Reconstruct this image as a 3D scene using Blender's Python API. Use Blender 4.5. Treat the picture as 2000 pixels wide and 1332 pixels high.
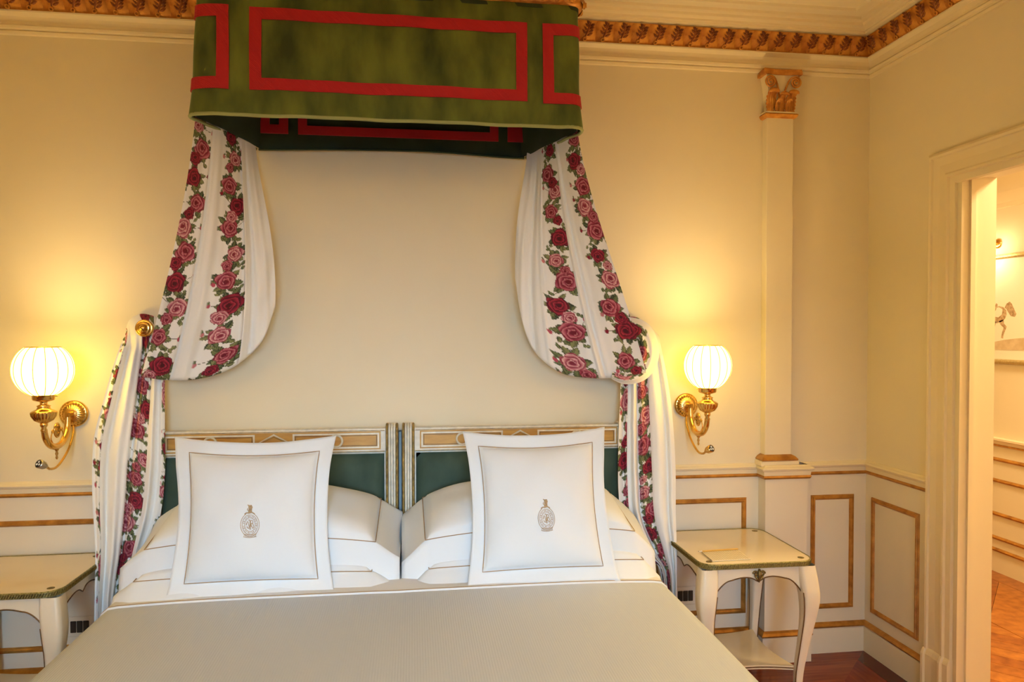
import bpy, math, random
import numpy as np
from mathutils import Vector, Matrix
random.seed(7)
PI = math.pi
for o in list(bpy.data.objects):
    bpy.data.objects.remove(o)
S = bpy.context.scene
COL = S.collection

# ------------------------------------------------------------------ camera
CAM_LOC = np.array([0.0, -3.147, 1.5]); F_PX = 1413.6
YAW = math.radians(7.772); PIT = math.radians(-1.12); CY = 677.4
cd = bpy.data.cameras.new('camera'); cam = bpy.data.objects.new('camera', cd); COL.objects.link(cam)
cam.location = CAM_LOC; cam.rotation_euler = (PI/2+PIT, 0, -YAW)
cd.sensor_width = 36; cd.lens = F_PX/2000*36; cd.shift_y = (CY-666)/2000; cd.clip_start = 0.05
S.camera = cam
# ------------------------------------------------------------------ world, daylight, exposure
w = bpy.data.worlds.new('world'); S.world = w; w.use_nodes = True
bg = w.node_tree.nodes['Background']; bg.inputs[0].default_value = (.55, .72, 1, 1); bg.inputs[1].default_value = .15
S.view_settings.view_transform = 'Standard'; S.view_settings.look = 'None'
S.view_settings.gamma = 1; S.view_settings.exposure = 0.06; S.view_settings.use_curve_mapping = False
WIN_E, SHADE_E, BULB_E, FILL_E, HALL_E = 25.0, 11.5, 23.0, 650.0, 75.0      # strengths of the daylight and of the lamps and added fill uplighters built below
WINDOWS = [(-.05, 1.5)]          # centre x, width of the window in the wall behind the camera
WIN_Z0, WIN_Z1 = .55, 2.2; WIN_TILT, WIN_SPREAD = 16, 50
WIN_COL, FILL_COL, HALL_COL = (.46, .71, 1.0), (1, .78, .33), (1, .74, .40)
BULB_COL = (1, .70, .30)
SHADE_COL = ((1, .63, .085), (1, .69, .125))
ROOM_Y0 = -5.4
def area(name, loc, rot, sx, sy, power, col, spread=PI):
    l = bpy.data.lights.new(name, 'AREA'); l.shape = 'RECTANGLE'; l.size = sx; l.size_y = sy
    l.energy = power; l.color = col; l.spread = spread
    o = bpy.data.objects.new(name, l); COL.objects.link(o); o.location = loc; o.rotation_euler = rot
    return o
for cx, ww in WINDOWS:       # daylight entering through each window, falling slightly downwards as sky light does
    area('window_daylight', (cx, ROOM_Y0+.02, (WIN_Z0+WIN_Z1)/2), (PI/2-math.radians(WIN_TILT), 0, 0), ww, WIN_Z1-WIN_Z0, WIN_E, WIN_COL, math.radians(WIN_SPREAD))

# ------------------------------------------------------------------ pixel helpers
_fw = np.array([math.sin(YAW)*math.cos(PIT), math.cos(YAW)*math.cos(PIT), math.sin(PIT)])
_rt = np.array([math.cos(YAW), -math.sin(YAW), 0.0]); _up = np.cross(_rt, _fw)
def ray(x, y): return _fw+_rt*(x-1000)/F_PX-_up*(y-CY)/F_PX
def onY(x, y, v=0.0):
    d = ray(x, y); return CAM_LOC+d*((v-CAM_LOC[1])/d[1])
def onX(x, y, v):
    d = ray(x, y); return CAM_LOC+d*((v-CAM_LOC[0])/d[0])
def onZ(x, y, v):
    d = ray(x, y); return CAM_LOC+d*((v-CAM_LOC[2])/d[2])
def onYa(px, py, v):                                   # the same for arrays
    px, py, v = np.broadcast_arrays(px, py, v)
    d = _fw[None]+_rt[None]*((px.ravel()-1000)/F_PX)[:, None]-_up[None]*((py.ravel()-CY)/F_PX)[:, None]
    k = (v.ravel()-CAM_LOC[1])/d[:, 1]
    return (CAM_LOC[None]+d*k[:, None]).reshape(px.shape+(3,))

# ------------------------------------------------------------------ materials
def mat(name, col, rough=.5, metal=0, var=0, vscale=6, col2=None, stretch=(1, 1, 1), bump=0, bscale=80, bstretch=(1, 1, 1),
        sheen=0, spec=.5, coat=0, attr=None, wave=None, emit=None):
    m = bpy.data.materials.new(name); m.use_nodes = True; N = m.node_tree.nodes; L = m.node_tree.links
    b = N['Principled BSDF']
    b.inputs['Roughness'].default_value = rough; b.inputs['Metallic'].default_value = metal
    b.inputs['Specular IOR Level'].default_value = spec
    b.inputs['Base Color'].default_value = (*col, 1)
    if sheen:
        b.inputs['Sheen Weight'].default_value = sheen; b.inputs['Sheen Roughness'].default_value = .35
        b.inputs['Sheen Tint'].default_value = (*[min(1, c*6+.15) for c in col], 1)
    if coat: b.inputs['Coat Weight'].default_value = coat; b.inputs['Coat Roughness'].default_value = .12
    tc = N.new('ShaderNodeTexCoord')
    def mapped(sc):
        mp = N.new('ShaderNodeMapping'); mp.inputs['Scale'].default_value = sc; L.new(tc.outputs['Object'], mp.inputs[0]); return mp.outputs[0]
    if attr:
        a = N.new('ShaderNodeAttribute'); a.attribute_name = attr; L.new(a.outputs['Color'], b.inputs['Base Color'])
    elif var or col2:
        n = N.new('ShaderNodeTexNoise'); n.inputs['Scale'].default_value = vscale; n.inputs['Detail'].default_value = 5
        L.new(mapped(stretch), n.inputs['Vector'])
        r = N.new('ShaderNodeValToRGB'); r.color_ramp.elements[0].position = .32; r.color_ramp.elements[1].position = .68
        c2 = col2 or tuple(min(1, c*(1+var)) for c in col); c1 = col if col2 else tuple(c*(1-var) for c in col)
        r.color_ramp.elements[0].color = (*c1, 1); r.color_ramp.elements[1].color = (*c2, 1)
        L.new(n.outputs[0], r.inputs[0]); L.new(r.outputs[0], b.inputs['Base Color'])
    if wave:      # (direction, scale, distortion, bump distance) fine woven stripes
        wv = N.new('ShaderNodeTexWave'); wv.wave_type = 'BANDS'; wv.bands_direction = wave[0]
        wv.inputs['Scale'].default_value = wave[1]; wv.inputs['Distortion'].default_value = wave[2]
        L.new(mapped((1, 1, 1)), wv.inputs['Vector'])
        bp = N.new('ShaderNodeBump'); bp.inputs['Strength'].default_value = .6; bp.inputs['Distance'].default_value = wave[3]
        L.new(wv.outputs['Fac'], bp.inputs['Height']); L.new(bp.outputs[0], b.inputs['Normal'])
    elif bump:
        n2 = N.new('ShaderNodeTexNoise'); n2.inputs['Scale'].default_value = bscale; n2.inputs['Detail'].default_value = 6
        L.new(mapped(bstretch), n2.inputs['Vector'])
        bp = N.new('ShaderNodeBump'); bp.inputs['Strength'].default_value = .5; bp.inputs['Distance'].default_value = bump
        L.new(n2.outputs[0], bp.inputs['Height']); L.new(bp.outputs[0], b.inputs['Normal'])
    if emit:
        b.inputs['Emission Color'].default_value = (*emit[0], 1); b.inputs['Emission Strength'].default_value = emit[1]
    return m
M = {}
M['wall'] = mat('wall_paint', (.79, .70, .505), .75, var=.015, vscale=3, bump=.0004, bscale=160)
M['wains'] = mat('wainscot_paint', (.78, .71, .575), .5, var=.015, vscale=3)
M['trim'] = mat('trim_paint', (.82, .71, .49), .45, var=.01)
M['ceil'] = mat('ceiling_paint', (.82, .73, .53), .8, var=.01)
M['gilt'] = mat('gilt_wood', (.36, .155, .028), .36, .55, col2=(.60, .30, .06), vscale=25, stretch=(1, 1, 1))
M['frieze'] = mat('gilt_frieze', (.42, .14, .018), .42, .35, col2=(.72, .34, .06), vscale=30)
M['bole'] = mat('gilt_over_red_bole', (.13, .030, .008), .42, .35, col2=(.30, .09, .018), vscale=40)
M['linen'] = mat('white_linen', (.71, .74, .75), .75, bump=.0012, bscale=26, sheen=.1)
M['cover'] = mat('striped_satin_coverlet', (.49, .525, .555), .55, wave=('X', 42, 0, .0006))
M['sheet'] = mat('white_sheet', (.70, .70, .69), .7, bump=.001, bscale=22)
M['stitch'] = mat('tan_stitching', (.34, .21, .10), .7)
M['crest'] = mat('gold_embroidery', (.42, .29, .16), .6, var=.15, vscale=200)
M['velvet'] = mat('olive_green_velvet', (.028, .044, .006), .85, col2=(.140, .172, .024), vscale=5, stretch=(1.6, 1.6, .7), sheen=.5, bump=.002, bscale=9)
M['velvet_in'] = mat('dark_green_velvet', (.016, .03, .011), .9, col2=(.03, .048, .018), vscale=6, sheen=.25)
M['hem'] = mat('hem_lit_edge_green', (.30, .33, .13), .8)  # paler than the velvet: the light along its lower edge is painted in
M['hbvel'] = mat('headboard_velvet', (.022, .050, .033), .8, col2=(.045, .080, .055), vscale=11, stretch=(1, 1, .6), sheen=.3)
M['red'] = mat('red_braid', (.43, .002, .012), .7, wave=('DIAGONAL', 95, 0, .0012))
M['red_in'] = M['red']
M['floral'] = mat('rose_printed_cotton', (.8, .78, .7), .8, attr='print', bump=.0008, bscale=240)
M['brass'] = mat('polished_brass', (.80, .50, .15), .22, 1, var=.12, vscale=18)
M['brass_dk'] = mat('antique_brass', (.22, .17, .06), .42, .85, var=.4, vscale=120)
M['lacq'] = mat('cream_lacquer', (.78, .66, .43), .22, col2=(.81, .70, .48), vscale=4, coat=.5)
M['lacq2'] = mat('cream_paint_worn', (.77, .68, .50), .38, col2=(.80, .72, .55), vscale=10)
M['edgeline'] = mat('brown_edge_line', (.16, .075, .018), .5, .2, var=.3, vscale=60)
M['band'] = mat('green_gilt_band', (.13, .12, .035), .45, .5, col2=(.38, .33, .12), vscale=170)
M['hbcream'] = mat('headboard_cream', (.70, .66, .55), .5, var=.12, vscale=40)
M['hbgold'] = mat('headboard_ochre', (.38, .18, .025), .45, .1, col2=(.56, .31, .055), vscale=14, stretch=(.6, 1, 3))
M['hbdark'] = mat('headboard_dark_gold', (.16, .10, .025), .5, .3, col2=(.40, .26, .07), vscale=60)
M['blue'] = mat('blue_grey_strip', (.16, .25, .32), .7)
gm = bpy.data.materials.new('window_glass'); gm.use_nodes = True; gm.node_tree.nodes['Principled BSDF'].inputs['Transmission Weight'].default_value = 1; gm.node_tree.nodes['Principled BSDF'].inputs['Roughness'].default_value = .02; M['glass'] = gm
M['dark'] = mat('dark_plastic', (.02, .018, .016), .4)
M['paper'] = mat('note_paper', (.80, .68, .44), .6)
M['grid'] = mat('grid_print', (.52, .44, .29), .7)
M['pencil'] = mat('pencil_wood', (.66, .40, .09), .4, .2)
M['graph'] = mat('graphite', (.08, .06, .04), .5)
M['steel'] = mat('brushed_nickel', (.55, .50, .40), .3, .9)
M['print'] = mat('print_paper', (.86, .82, .70), .8)
M['ink'] = mat('sepia_ink', (.32, .20, .10), .9, col2=(.62, .47, .30), vscale=60)
M['inkground'] = mat('sepia_ground', (.55, .42, .26), .9, col2=(.68, .56, .38), vscale=20)
M['frame'] = mat('gilt_picture_frame', (.45, .33, .13), .45, .5, col2=(.62, .5, .25), vscale=80)
def wood(name, c1, c2, rough, ax):
    return mat(name, c1, rough, col2=c2, vscale=7, stretch=ax, coat=.06, spec=.35)
M['cherry'] = [wood('cherry_board_%d' % i, a, b, .22, (.5, 6, 6)) for i, (a, b) in enumerate([((.15, .018, .004), (.26, .042, .009)), ((.18, .026, .006), (.30, .058, .014)), ((.09, .008, .003), (.15, .016, .005))])]
M['cherryY'] = [wood('cherry_board_y_%d' % i, a, b, .22, (6, .5, 6)) for i, (a, b) in enumerate([((.06, .004, .003), (.10, .008, .004)), ((.20, .022, .005), (.36, .055, .014)), ((.14, .014, .004), (.24, .034, .008))])]
M['oak'] = [wood('honey_parquet_%d' % i, a, b, .3, (3, 3, 3)) for i, (a, b) in enumerate([((.28, .085, .014), (.46, .17, .032)), ((.24, .07, .012), (.40, .135, .026)), ((.20, .05, .010), (.35, .11, .02))])]

# ------------------------------------------------------------------ mesh helpers
def obj(name, V, Fc, m, parent=None, smooth=False, label=None):
    me = bpy.data.meshes.new(name); me.from_pydata([tuple(map(float, v)) for v in V], [], [tuple(int(i) for i in f) for f in Fc]); me.update()
    if smooth: me.polygons.foreach_set('use_smooth', [True]*len(me.polygons))
    if m: me.materials.append(m)
    o = bpy.data.objects.new(name, me); COL.objects.link(o)
    if parent: setp(o, parent)
    if label: o['label'] = label
    return o
def setp(o, p):
    o.parent = p
    o.matrix_parent_inverse = Matrix.Translation(-p.location)      # parts are built in world coordinates
def inst(src, name, parent, loc, rz=0, ry=0, sc=(1, 1, 1), m=None):
    o = bpy.data.objects.new(name, src.data); COL.objects.link(o)
    o.location = loc; o.rotation_euler = (0, ry, rz); o.scale = sc
    if parent: setp(o, parent)
    return o
def tag(o, label, cat, group=None, kind=None):
    o['label'] = label
    if cat: o['category'] = cat
    if group: o['group'] = group
    if kind: o['kind'] = kind
    return o
def thing(name, label, cat, loc, group=None, kind=None):
    o = bpy.data.objects.new(name, None); COL.objects.link(o); o.location = loc; o.empty_display_size = .05
    return tag(o, label, cat, group, kind)
class MB:
    def __init__(s): s.V = []; s.F = []
    def add(s, V, Fc):
        n = len(s.V); s.V.extend([tuple(v) for v in V]); s.F.extend([tuple(i+n for i in f) for f in Fc]); return s
    def box(s, x0, x1, y0, y1, z0, z1):
        return s.add([(x, y, z) for x in (x0, x1) for y in (y0, y1) for z in (z0, z1)],
                     [(0, 1, 3, 2), (4, 6, 7, 5), (0, 4, 5, 1), (2, 3, 7, 6), (0, 2, 6, 4), (1, 5, 7, 3)])
    def bbox(s, x0, x1, y0, y1, z0, z1, b):           # box with chamfered edges
        c = [(x0, x1), (y0, y1), (z0, z1)]; V = []; idx = {}
        for i in range(8):
            sg = ((i >> 2) & 1, (i >> 1) & 1, i & 1)
            for a in range(3):
                p = [c[k][sg[k]]+(0 if k == a else (b if sg[k] == 0 else -b)) for k in range(3)]
                idx[(sg, a)] = len(V); V.append(tuple(p))
        Fc = []
        for a in range(3):
            u, v = (a+1) % 3, (a+2) % 3
            for sa in (0, 1):
                q = []
                for su, sv in ((0, 0), (1, 0), (1, 1), (0, 1)):
                    sg = [0, 0, 0]; sg[a] = sa; sg[u] = su; sg[v] = sv; q.append(idx[(tuple(sg), a)])
                Fc.append(q if sa else q[::-1])
        for a in range(3):
            u, v = (a+1) % 3, (a+2) % 3
            for su in (0, 1):
                for sv in (0, 1):
                    k = []
                    for sa in (0, 1):
                        sg = [0, 0, 0]; sg[a] = sa; sg[u] = su; sg[v] = sv; k.append(tuple(sg))
                    Fc.append((idx[(k[0], u)], idx[(k[1], u)], idx[(k[1], v)], idx[(k[0], v)]))
        for i in range(8):
            sg = ((i >> 2) & 1, (i >> 1) & 1, i & 1); Fc.append((idx[(sg, 0)], idx[(sg, 1)], idx[(sg, 2)]))
        return s.add(V, Fc)
    def tube(s, pts, r, n=8, cap=True, closed=False):
        pts = [Vector(p) for p in pts]; k = len(pts)
        rr = r if isinstance(r, (list, tuple)) else [r]*k
        V = []; Fc = []; up = None
        for i, p in enumerate(pts):
            if closed: t = pts[(i+1) % k]-pts[i-1]
            else: t = pts[min(i+1, k-1)]-pts[max(i-1, 0)]
            if t.length < 1e-9: t = Vector((0, 0, 1))
            t.normalize()
            if up is None:
                a = Vector((0, 0, 1)) if abs(t.z) < .9 else Vector((1, 0, 0)); up = t.cross(a).normalized()
            up = (up-t*up.dot(t)).normalized(); b = t.cross(up)
            for j in range(n):
                an = 2*PI*j/n; V.append(p+(up*math.cos(an)+b*math.sin(an))*rr[i])
        for i in range(k if closed else k-1):
            i2 = (i+1) % k
            for j in range(n):
                j2 = (j+1) % n; Fc.append((i*n+j, i*n+j2, i2*n+j2, i2*n+j))
        if cap and not closed: Fc.append(tuple(range(n))[::-1]); Fc.append(tuple((k-1)*n+j for j in range(n)))
        return s.add(V, Fc)
    def lathe(s, prof, c, axis='z', n=24, flute=0, nf=16, frange=None):
        V = []; Fc = []; k = len(prof)
        for i, (r, h) in enumerate(prof):
            for j in range(n):
                a = 2*PI*j/n
                q = r*(1+flute*math.cos(nf*a)) if flute and frange and frange[0] <= i <= frange[1] else r
                x, y = q*math.cos(a), q*math.sin(a)
                p = (x, y, h) if axis == 'z' else (x, -h, y)      # axis 'y': h grows toward the room
                V.append((p[0]+c[0], p[1]+c[1], p[2]+c[2]))
        for i in range(k-1):
            for j in range(n): j2 = (j+1) % n; Fc.append((i*n+j, i*n+j2, (i+1)*n+j2, (i+1)*n+j))
        Fc.append(tuple(range(n))[::-1]); Fc.append(tuple((k-1)*n+j for j in range(n)))
        return s.add(V, Fc)
    def prism(s, poly, z0, z1, axis='z'):
        n = len(poly)
        def P(a, b, h): return (a, b, h) if axis == 'z' else ((a, h, b) if axis == 'y' else (h, a, b))
        V = [P(a, b, z0) for a, b in poly]+[P(a, b, z1) for a, b in poly]
        Fc = [tuple(range(n))[::-1], tuple(range(n, 2*n))]+[(i, (i+1) % n, n+(i+1) % n, n+i) for i in range(n)]
        return s.add(V, Fc)
    def sweep(s, path, prof, closed=False, capped=True):   # path in plan, interior on the right hand; prof = [(offset, z)]
        k = len(path); V = []; n = len(prof); Fc = []
        P2 = [Vector((p[0], p[1])) for p in path]
        for i in range(k):
            def nrm(a, b): d = (b-a).normalized(); return Vector((d.y, -d.x))
            ns = []
            if i > 0 or closed: ns.append(nrm(P2[i-1], P2[i]))
            if i < k-1 or closed: ns.append(nrm(P2[i], P2[(i+1) % k]))
            m = ns[0] if len(ns) == 1 else (ns[0]+ns[1])/(1+ns[0].dot(ns[1]))
            for e, z in prof: q = P2[i]+m*e; V.append((q.x, q.y, z))
        for i in range(k if closed else k-1):
            i2 = (i+1) % k
            for j in range(n-1): Fc.append((i*n+j, i2*n+j, i2*n+j+1, i*n+j+1))
        if not closed and capped: Fc.append(tuple(range(n))); Fc.append(tuple((k-1)*n+j for j in range(n))[::-1])
        return s.add(V, Fc)
    def grid(s, A, wrap_u=False):
        A = np.asarray(A); R, Cc = A.shape[:2]; Fc = []
        for i in range(R-1):
            for j in range(Cc if wrap_u else Cc-1):
                j2 = (j+1) % Cc; Fc.append((i*Cc+j, i*Cc+j2, (i+1)*Cc+j2, (i+1)*Cc+j))
        return s.add(A.reshape(-1, 3).tolist(), Fc)
    def out(s, name, m, parent=None, smooth=False, label=None): return obj(name, s.V, s.F, m, parent, smooth, label)
def spline(pts, n):                                        # Catmull-Rom through points, n samples
    P = np.array(pts, float); k = len(P)
    t = np.linspace(0, k-1, n); i = np.clip(t.astype(int), 0, k-2); f = (t-i)[:, None]
    Pm = np.vstack([2*P[0]-P[1], P, 2*P[-1]-P[-2]])
    a, b, c, d = Pm[i], Pm[i+1], Pm[i+2], Pm[i+3]
    return .5*((2*b)+(-a+c)*f+(2*a-5*b+4*c-d)*f**2+(-a+3*b-3*c+d)*f**3)
def rect_frame(mb, plane, c, u0, u1, v0, v1, wd, dp, sgn=-1):
    # half-round moulding round a rectangle on a wall; plane 'y': u = x at y = c; plane 'x': u = y at x = c; sgn: which way it stands proud
    prof = [(0, 0), (.12, .55), (.3, .6), (.38, .95), (.6, 1.0), (.8, .7), (1, 0)]
    cor = [(u0, v0), (u1, v0), (u1, v1), (u0, v1)]; dirs = [(1, 1), (-1, 1), (-1, -1), (1, -1)]
    V = []; n = len(prof)
    for (u, v), (du, dv) in zip(cor, dirs):
        for t, h in prof:
            a, b, q = u+du*t*wd, v+dv*t*wd, c+sgn*h*dp
            V.append((a, q, b) if plane == 'y' else (q, a, b))
    Fc = []
    for i in range(4):
        i2 = (i+1) % 4
        for j in range(n-1): Fc.append((i*n+j, i2*n+j, i2*n+j+1, i*n+j+1))
    return mb.add(V, Fc)

# ================================================================== STRUCTURE
XL, XR, WT = -2.75, 2.117, .142
ZC = 2.905                                               # ceiling
XH = 3.62; HY0, HY1 = -2.2, 1.75                          # the hall beyond the doorway
DY0, DY1, DZ = -1.50, -.575, 2.118                        # doorway
def struct(o, label, cat): return tag(o, label, cat, kind='structure')
wb = struct(MB().box(XL-.12, XR+WT, 0, .12, -.05, ZC+.15).out('wall_back', M['wall']), 'cream painted wall behind the bed', 'wall')
m_ = MB().box(XR, XR+WT, DY1, 0, -.05, ZC+.15).box(XR, XR+WT, ROOM_Y0, DY0, -.05, ZC+.15).box(XR, XR+WT, DY0, DY1, DZ, ZC+.15)
wr = struct(m_.out('wall_right', M['wall']), 'cream painted wall with the open doorway', 'wall')
wl = struct(MB().box(XL-.12, XL, ROOM_Y0, 0, -.05, ZC+.15).out('wall_left', M['wall']), 'cream painted wall left of the bed', 'wall')
m_ = MB(); xs = [XL-.12]
for cx, ww in WINDOWS: xs += [cx-ww/2, cx+ww/2]
xs.append(XR+WT)
for i in range(0, len(xs), 2): m_.box(xs[i], xs[i+1], ROOM_Y0-.12, ROOM_Y0, -.05, ZC+.15)
for cx, ww in WINDOWS: m_.box(cx-ww/2, cx+ww/2, ROOM_Y0-.12, ROOM_Y0, -.05, WIN_Z0).box(cx-ww/2, cx+ww/2, ROOM_Y0-.12, ROOM_Y0, WIN_Z1, ZC+.15)
wf = struct(m_.out('wall_front', M['wall']), 'cream painted wall with the tall window facing the bed', 'wall')
for i, (cx, ww) in enumerate(WINDOWS):
    m_ = MB()
    for a, b, c, d in ((cx-ww/2, cx-ww/2+.06, WIN_Z0, WIN_Z1), (cx+ww/2-.06, cx+ww/2, WIN_Z0, WIN_Z1), (cx-.03, cx+.03, WIN_Z0, WIN_Z1),
                       (cx-ww/2, cx+ww/2, WIN_Z0, WIN_Z0+.06), (cx-ww/2, cx+ww/2, WIN_Z1-.06, WIN_Z1)):
        m_.box(a, b, ROOM_Y0-.09, ROOM_Y0-.03, c, d)
    wn = struct(m_.out('window_%d' % (i+1), M['trim']), 'tall white window frame in the wall facing the bed', 'window')
    for sg in (-1, 1): MB().box(cx+sg*(ww/4+.0)-ww/4+.035, cx+sg*(ww/4)+ww/4-.035, ROOM_Y0-.063, ROOM_Y0-.057, WIN_Z0+.06, WIN_Z1-.06).out('pane', M['glass'], wn)
ce = struct(MB().box(XL-.12, XR+WT, ROOM_Y0-.12, .12, ZC, ZC+.1).out('ceiling', M['ceil']), 'cream plaster ceiling', 'ceiling')
fl = struct(MB().box(XL-.12, XR+WT, ROOM_Y0-.12, .12, -.06, -.012).out('floor', M['cherry'][0]), 'polished cherry wood floor of mitred border boards', 'floor')
# border boards, mitred along the diagonal from the corner
k = 0; off = 0
for i in range(10):
    wd = .10 if i == 0 else .178
    a, b = off+.0008, off+wd-.0008
    cuts = sorted([XL, XR]+[XL+.55*(i % 2)+1.05*j for j in range(1, 5)])
    cuts = [c for c in cuts if c <= XR-off-wd-.2]+[None]
    for j in range(len(cuts)-1):
        x0 = cuts[j]+.0008; x1 = cuts[j+1]
        poly = [(x0, -b), (XR-b if x1 is None else x1-.0008, -b), (XR-a if x1 is None else x1-.0008, -a), (x0, -a)]
        MB().prism(poly, -.012, 0.0).out('floor_board', M['cherry'][(i+j*2) % 2 if (i+j) % 5 else 2], fl)
    cuts = [y for y in [-.9*j-.4*(i % 2) for j in range(1, 6)] if y < -off-wd-.3]
    ys = [None]+cuts+[ROOM_Y0]
    for j in range(len(ys)-1):
        y0, y1 = ys[j], ys[j+1]+.0008
        poly = [(XR-b, y1), (XR-a, y1), (XR-a, -a if y0 is None else y0-.0008), (XR-b, -b if y0 is None else y0-.0008)]
        MB().prism(poly, -.012, 0.0).out('floor_board', M['cherryY'][0 if i == 0 else 1+(i+j) % 2], fl)
    off += wd
# ---- hall beyond the doorway
hw = struct(MB().box(XH, XH+.1, HY0, HY1, -.05, 2.75).out('wall_hall_side', M['wall']), 'cream hall wall seen through the doorway', 'wall')
struct(MB().box(XR+WT, XH, HY1, HY1+.1, -.05, 2.75).out('wall_hall_end', M['wall']), 'cream end wall of the hall', 'wall')
struct(MB().box(XR+WT, XH, HY0-.1, HY0, -.05, 2.75).out('wall_hall_near', M['wall']), 'cream near wall of the hall', 'wall')
struct(MB().box(XR+WT-.02, XR+WT, .12, HY1, -.05, 2.75).out('wall_hall_inner', M['wall']), 'cream hall wall backing onto the bedroom', 'wall')
struct(MB().box(XR+WT, XH, HY0, HY1, 2.62, 2.72).out('ceiling_hall', M['ceil']), 'pale hall ceiling seen through the doorway', 'ceiling')
hf = struct(MB().box(XR, XH, HY0, HY1, -.06, -.012).out('floor_hall', M['oak'][1]), 'honey coloured parquet floor of the hall', 'floor')
def clip(poly, n, d):                                       # keep n.p <= d
    out = []
    for i in range(len(poly)):
        a, b = poly[i], poly[(i+1) % len(poly)]
        da = n[0]*a[0]+n[1]*a[1]-d; db = n[0]*b[0]+n[1]*b[1]-d
        if da <= 0: out.append(a)
        if da*db < 0: t = da/(da-db); out.append((a[0]+t*(b[0]-a[0]), a[1]+t*(b[1]-a[1])))
    return out
def diag_boards(x0, x1, y0, y1, sx, wd, off, mats):
    q = 2**-.5; n = (q, -q*sx)                                # strips run along (1, sx)
    k0 = -60
    for k in range(-60, 60):
        poly = [(x0, y0), (x1, y0), (x1, y1), (x0, y1)]
        poly = clip(poly, n, off+(k+1)*wd-.001)
        if len(poly) > 2: poly = clip(poly, (-n[0], -n[1]), -(off+k*wd+.001))
        if len(poly) > 2: MB().prism(poly, -.012, 0).out('parquet_board', mats[(k*7) % 3], hf)
diag_boards(XR+.002, 2.962, -1.5, HY1, -1, .098, .03, M['oak'])
diag_boards(2.966, 3.488, -1.5, HY1, 1, .37, (2.979-.235)*2**-.5, M['oak'])
for j in range(4): MB().box(3.491, XH, -1.5+.81*j+.001, -1.5+.81*(j+1)-.001, -.012, 0).out('parquet_board', M['oak'][j % 2+1], hf)
# hall wall dressing
t = struct(MB().sweep([(XH, HY1), (XH, HY0)], [(0, .80), (.012, .805), (.02, .825), (.03, .83), (.03, .842), (0, .846)]).out('trim_1', M['trim']), 'cream chair rail along the hall wall', 'trim')
for z in (.708, .575, .366, .216, .141):
    MB().sweep([(XH, HY1), (XH, HY0)], [(0, z-.012), (.01, z-.008), (.013, z), (.008, z+.008), (0, z+.012)]).out('gilt_strip', M['gilt'], t)
MB().sweep([(XH, HY1), (XH, HY0)], [(0, .79), (.012, .793), (.012, .803), (0, .806)]).out('gilt_strip', M['gilt'], t)
struct(MB().sweep([(XH, HY1), (XH, HY0)], [(0, 2.27), (.012, 2.275), (.015, 2.30), (.05, 2.36), (.13, 2.43), (.15, 2.44), (.16, 2.48), (.16, 2.62)]).out('trim_2', M['trim']), 'pale coved cornice of the hall', 'trim')
# ---- cornice of the bedroom
room = [(XL, 0), (XR, 0), (XR, ROOM_Y0), (XL, ROOM_Y0)]
cor = struct(MB().sweep(room, [(0, 2.684), (.010, 2.686), (.013, 2.696), (.009, 2.702), (.018, 2.706), (.021, 2.716), (.014, 2.724), (.015, 2.735), (.020, 2.752), (.034, 2.766), (.034, 2.772), (.022, 2.774),
                              (.022, 2.78), (.058, 2.852), (.062, 2.856), (.075, 2.860), (.078, 2.868), (.085, 2.868), (.088, 2.876), (.107, 2.882), (.112, 2.892), (.135, 2.895), (.14, 2.905)], closed=True).out('trim_3', M['trim']),
             'cream plaster cornice with a carved gilt leaf band', 'trim')
MB().sweep(room, [(.175, 2.906), (.18, 2.897), (.21, 2.894), (.215, 2.906)], closed=True).out('ceiling_bead', M['ceil'], cor)
MB().sweep(room, [(.0225, 2.7755), (.0235, 2.776), (.060, 2.851), (.059, 2.8535)], closed=True).out('gilt_band', M['frieze'], cor)
# carved leaf: a swelling tongue with a toothed, darker leaf and a small eye below it, 0.080 x 0.082
nx, nz = 13, 9
V = np.zeros((nz, nx, 3))
for i in range(nz):
    for j in range(nx):
        u = j/(nx-1)*2-1; v = i/(nz-1)
        h = .011*abs(math.cos(u*PI*.5+.9*(v-.5)))**.7*math.sin(PI*(.12+.80*v))+.004*v
        V[i, j] = (u*.04, -h-.0003, v*.082)
mb = MB().grid(V); NBASE = len(mb.F)
def bead(mb, c, ax_, ln, wd, hh):                              # teardrop leaflet lying on the relief
    d = Vector(ax_).normalized(); q = Vector((d.z, 0, -d.x)); V = []; Fc = []
    for i, f in enumerate((0, .3, .65, 1)):
        w2 = wd*(.25, 1, .8, .05)[i]; h2 = hh*(.3, 1, .8, .2)[i]
        p = Vector(c)+d*ln*f
        V += [tuple(p-q*w2), tuple(p+Vector((0, -h2, 0))), tuple(p+q*w2)]
    for i in range(3):
        for j in range(2): k = i*3+j; Fc.append((k, k+1, k+4, k+3))
    mb.add(V, Fc)
bead(mb, (-.006, -.009, .018), (.34, 0, 1), .066, .0090, .011)
for k in range(4):
    zz = .030+.013*k; xx = -.003+.0045*k
    bead(mb, (xx, -.010, zz), (-.75, 0, .75), .028-.002*k, .0070, .0080)
    bead(mb, (xx+.004, -.010, zz-.006), (.9, 0, .40), .027-.002*k, .0070, .0080)
NDARK = len(mb.F)
mb.tube([(-.008+.0075*math.cos(a), -.012, .010+.0078*math.sin(a)) for a in np.linspace(0, 2*PI, 9)[:-1]], .0030, 5, closed=True)
LEAN = math.atan2(.036, .072)
c_, s_ = math.cos(LEAN), math.sin(LEAN)
mb.V = [(x, y*c_-z*s_, z*c_+y*s_) for x, y, z in mb.V]
leaf = None
def two_tone(o):                                             # toothed red-brown midrib with the bole showing through
    o.data.materials.append(M['bole'])
    for p in o.data.polygons:
        if NBASE <= p.index < NDARK: p.material_index = 1
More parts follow.
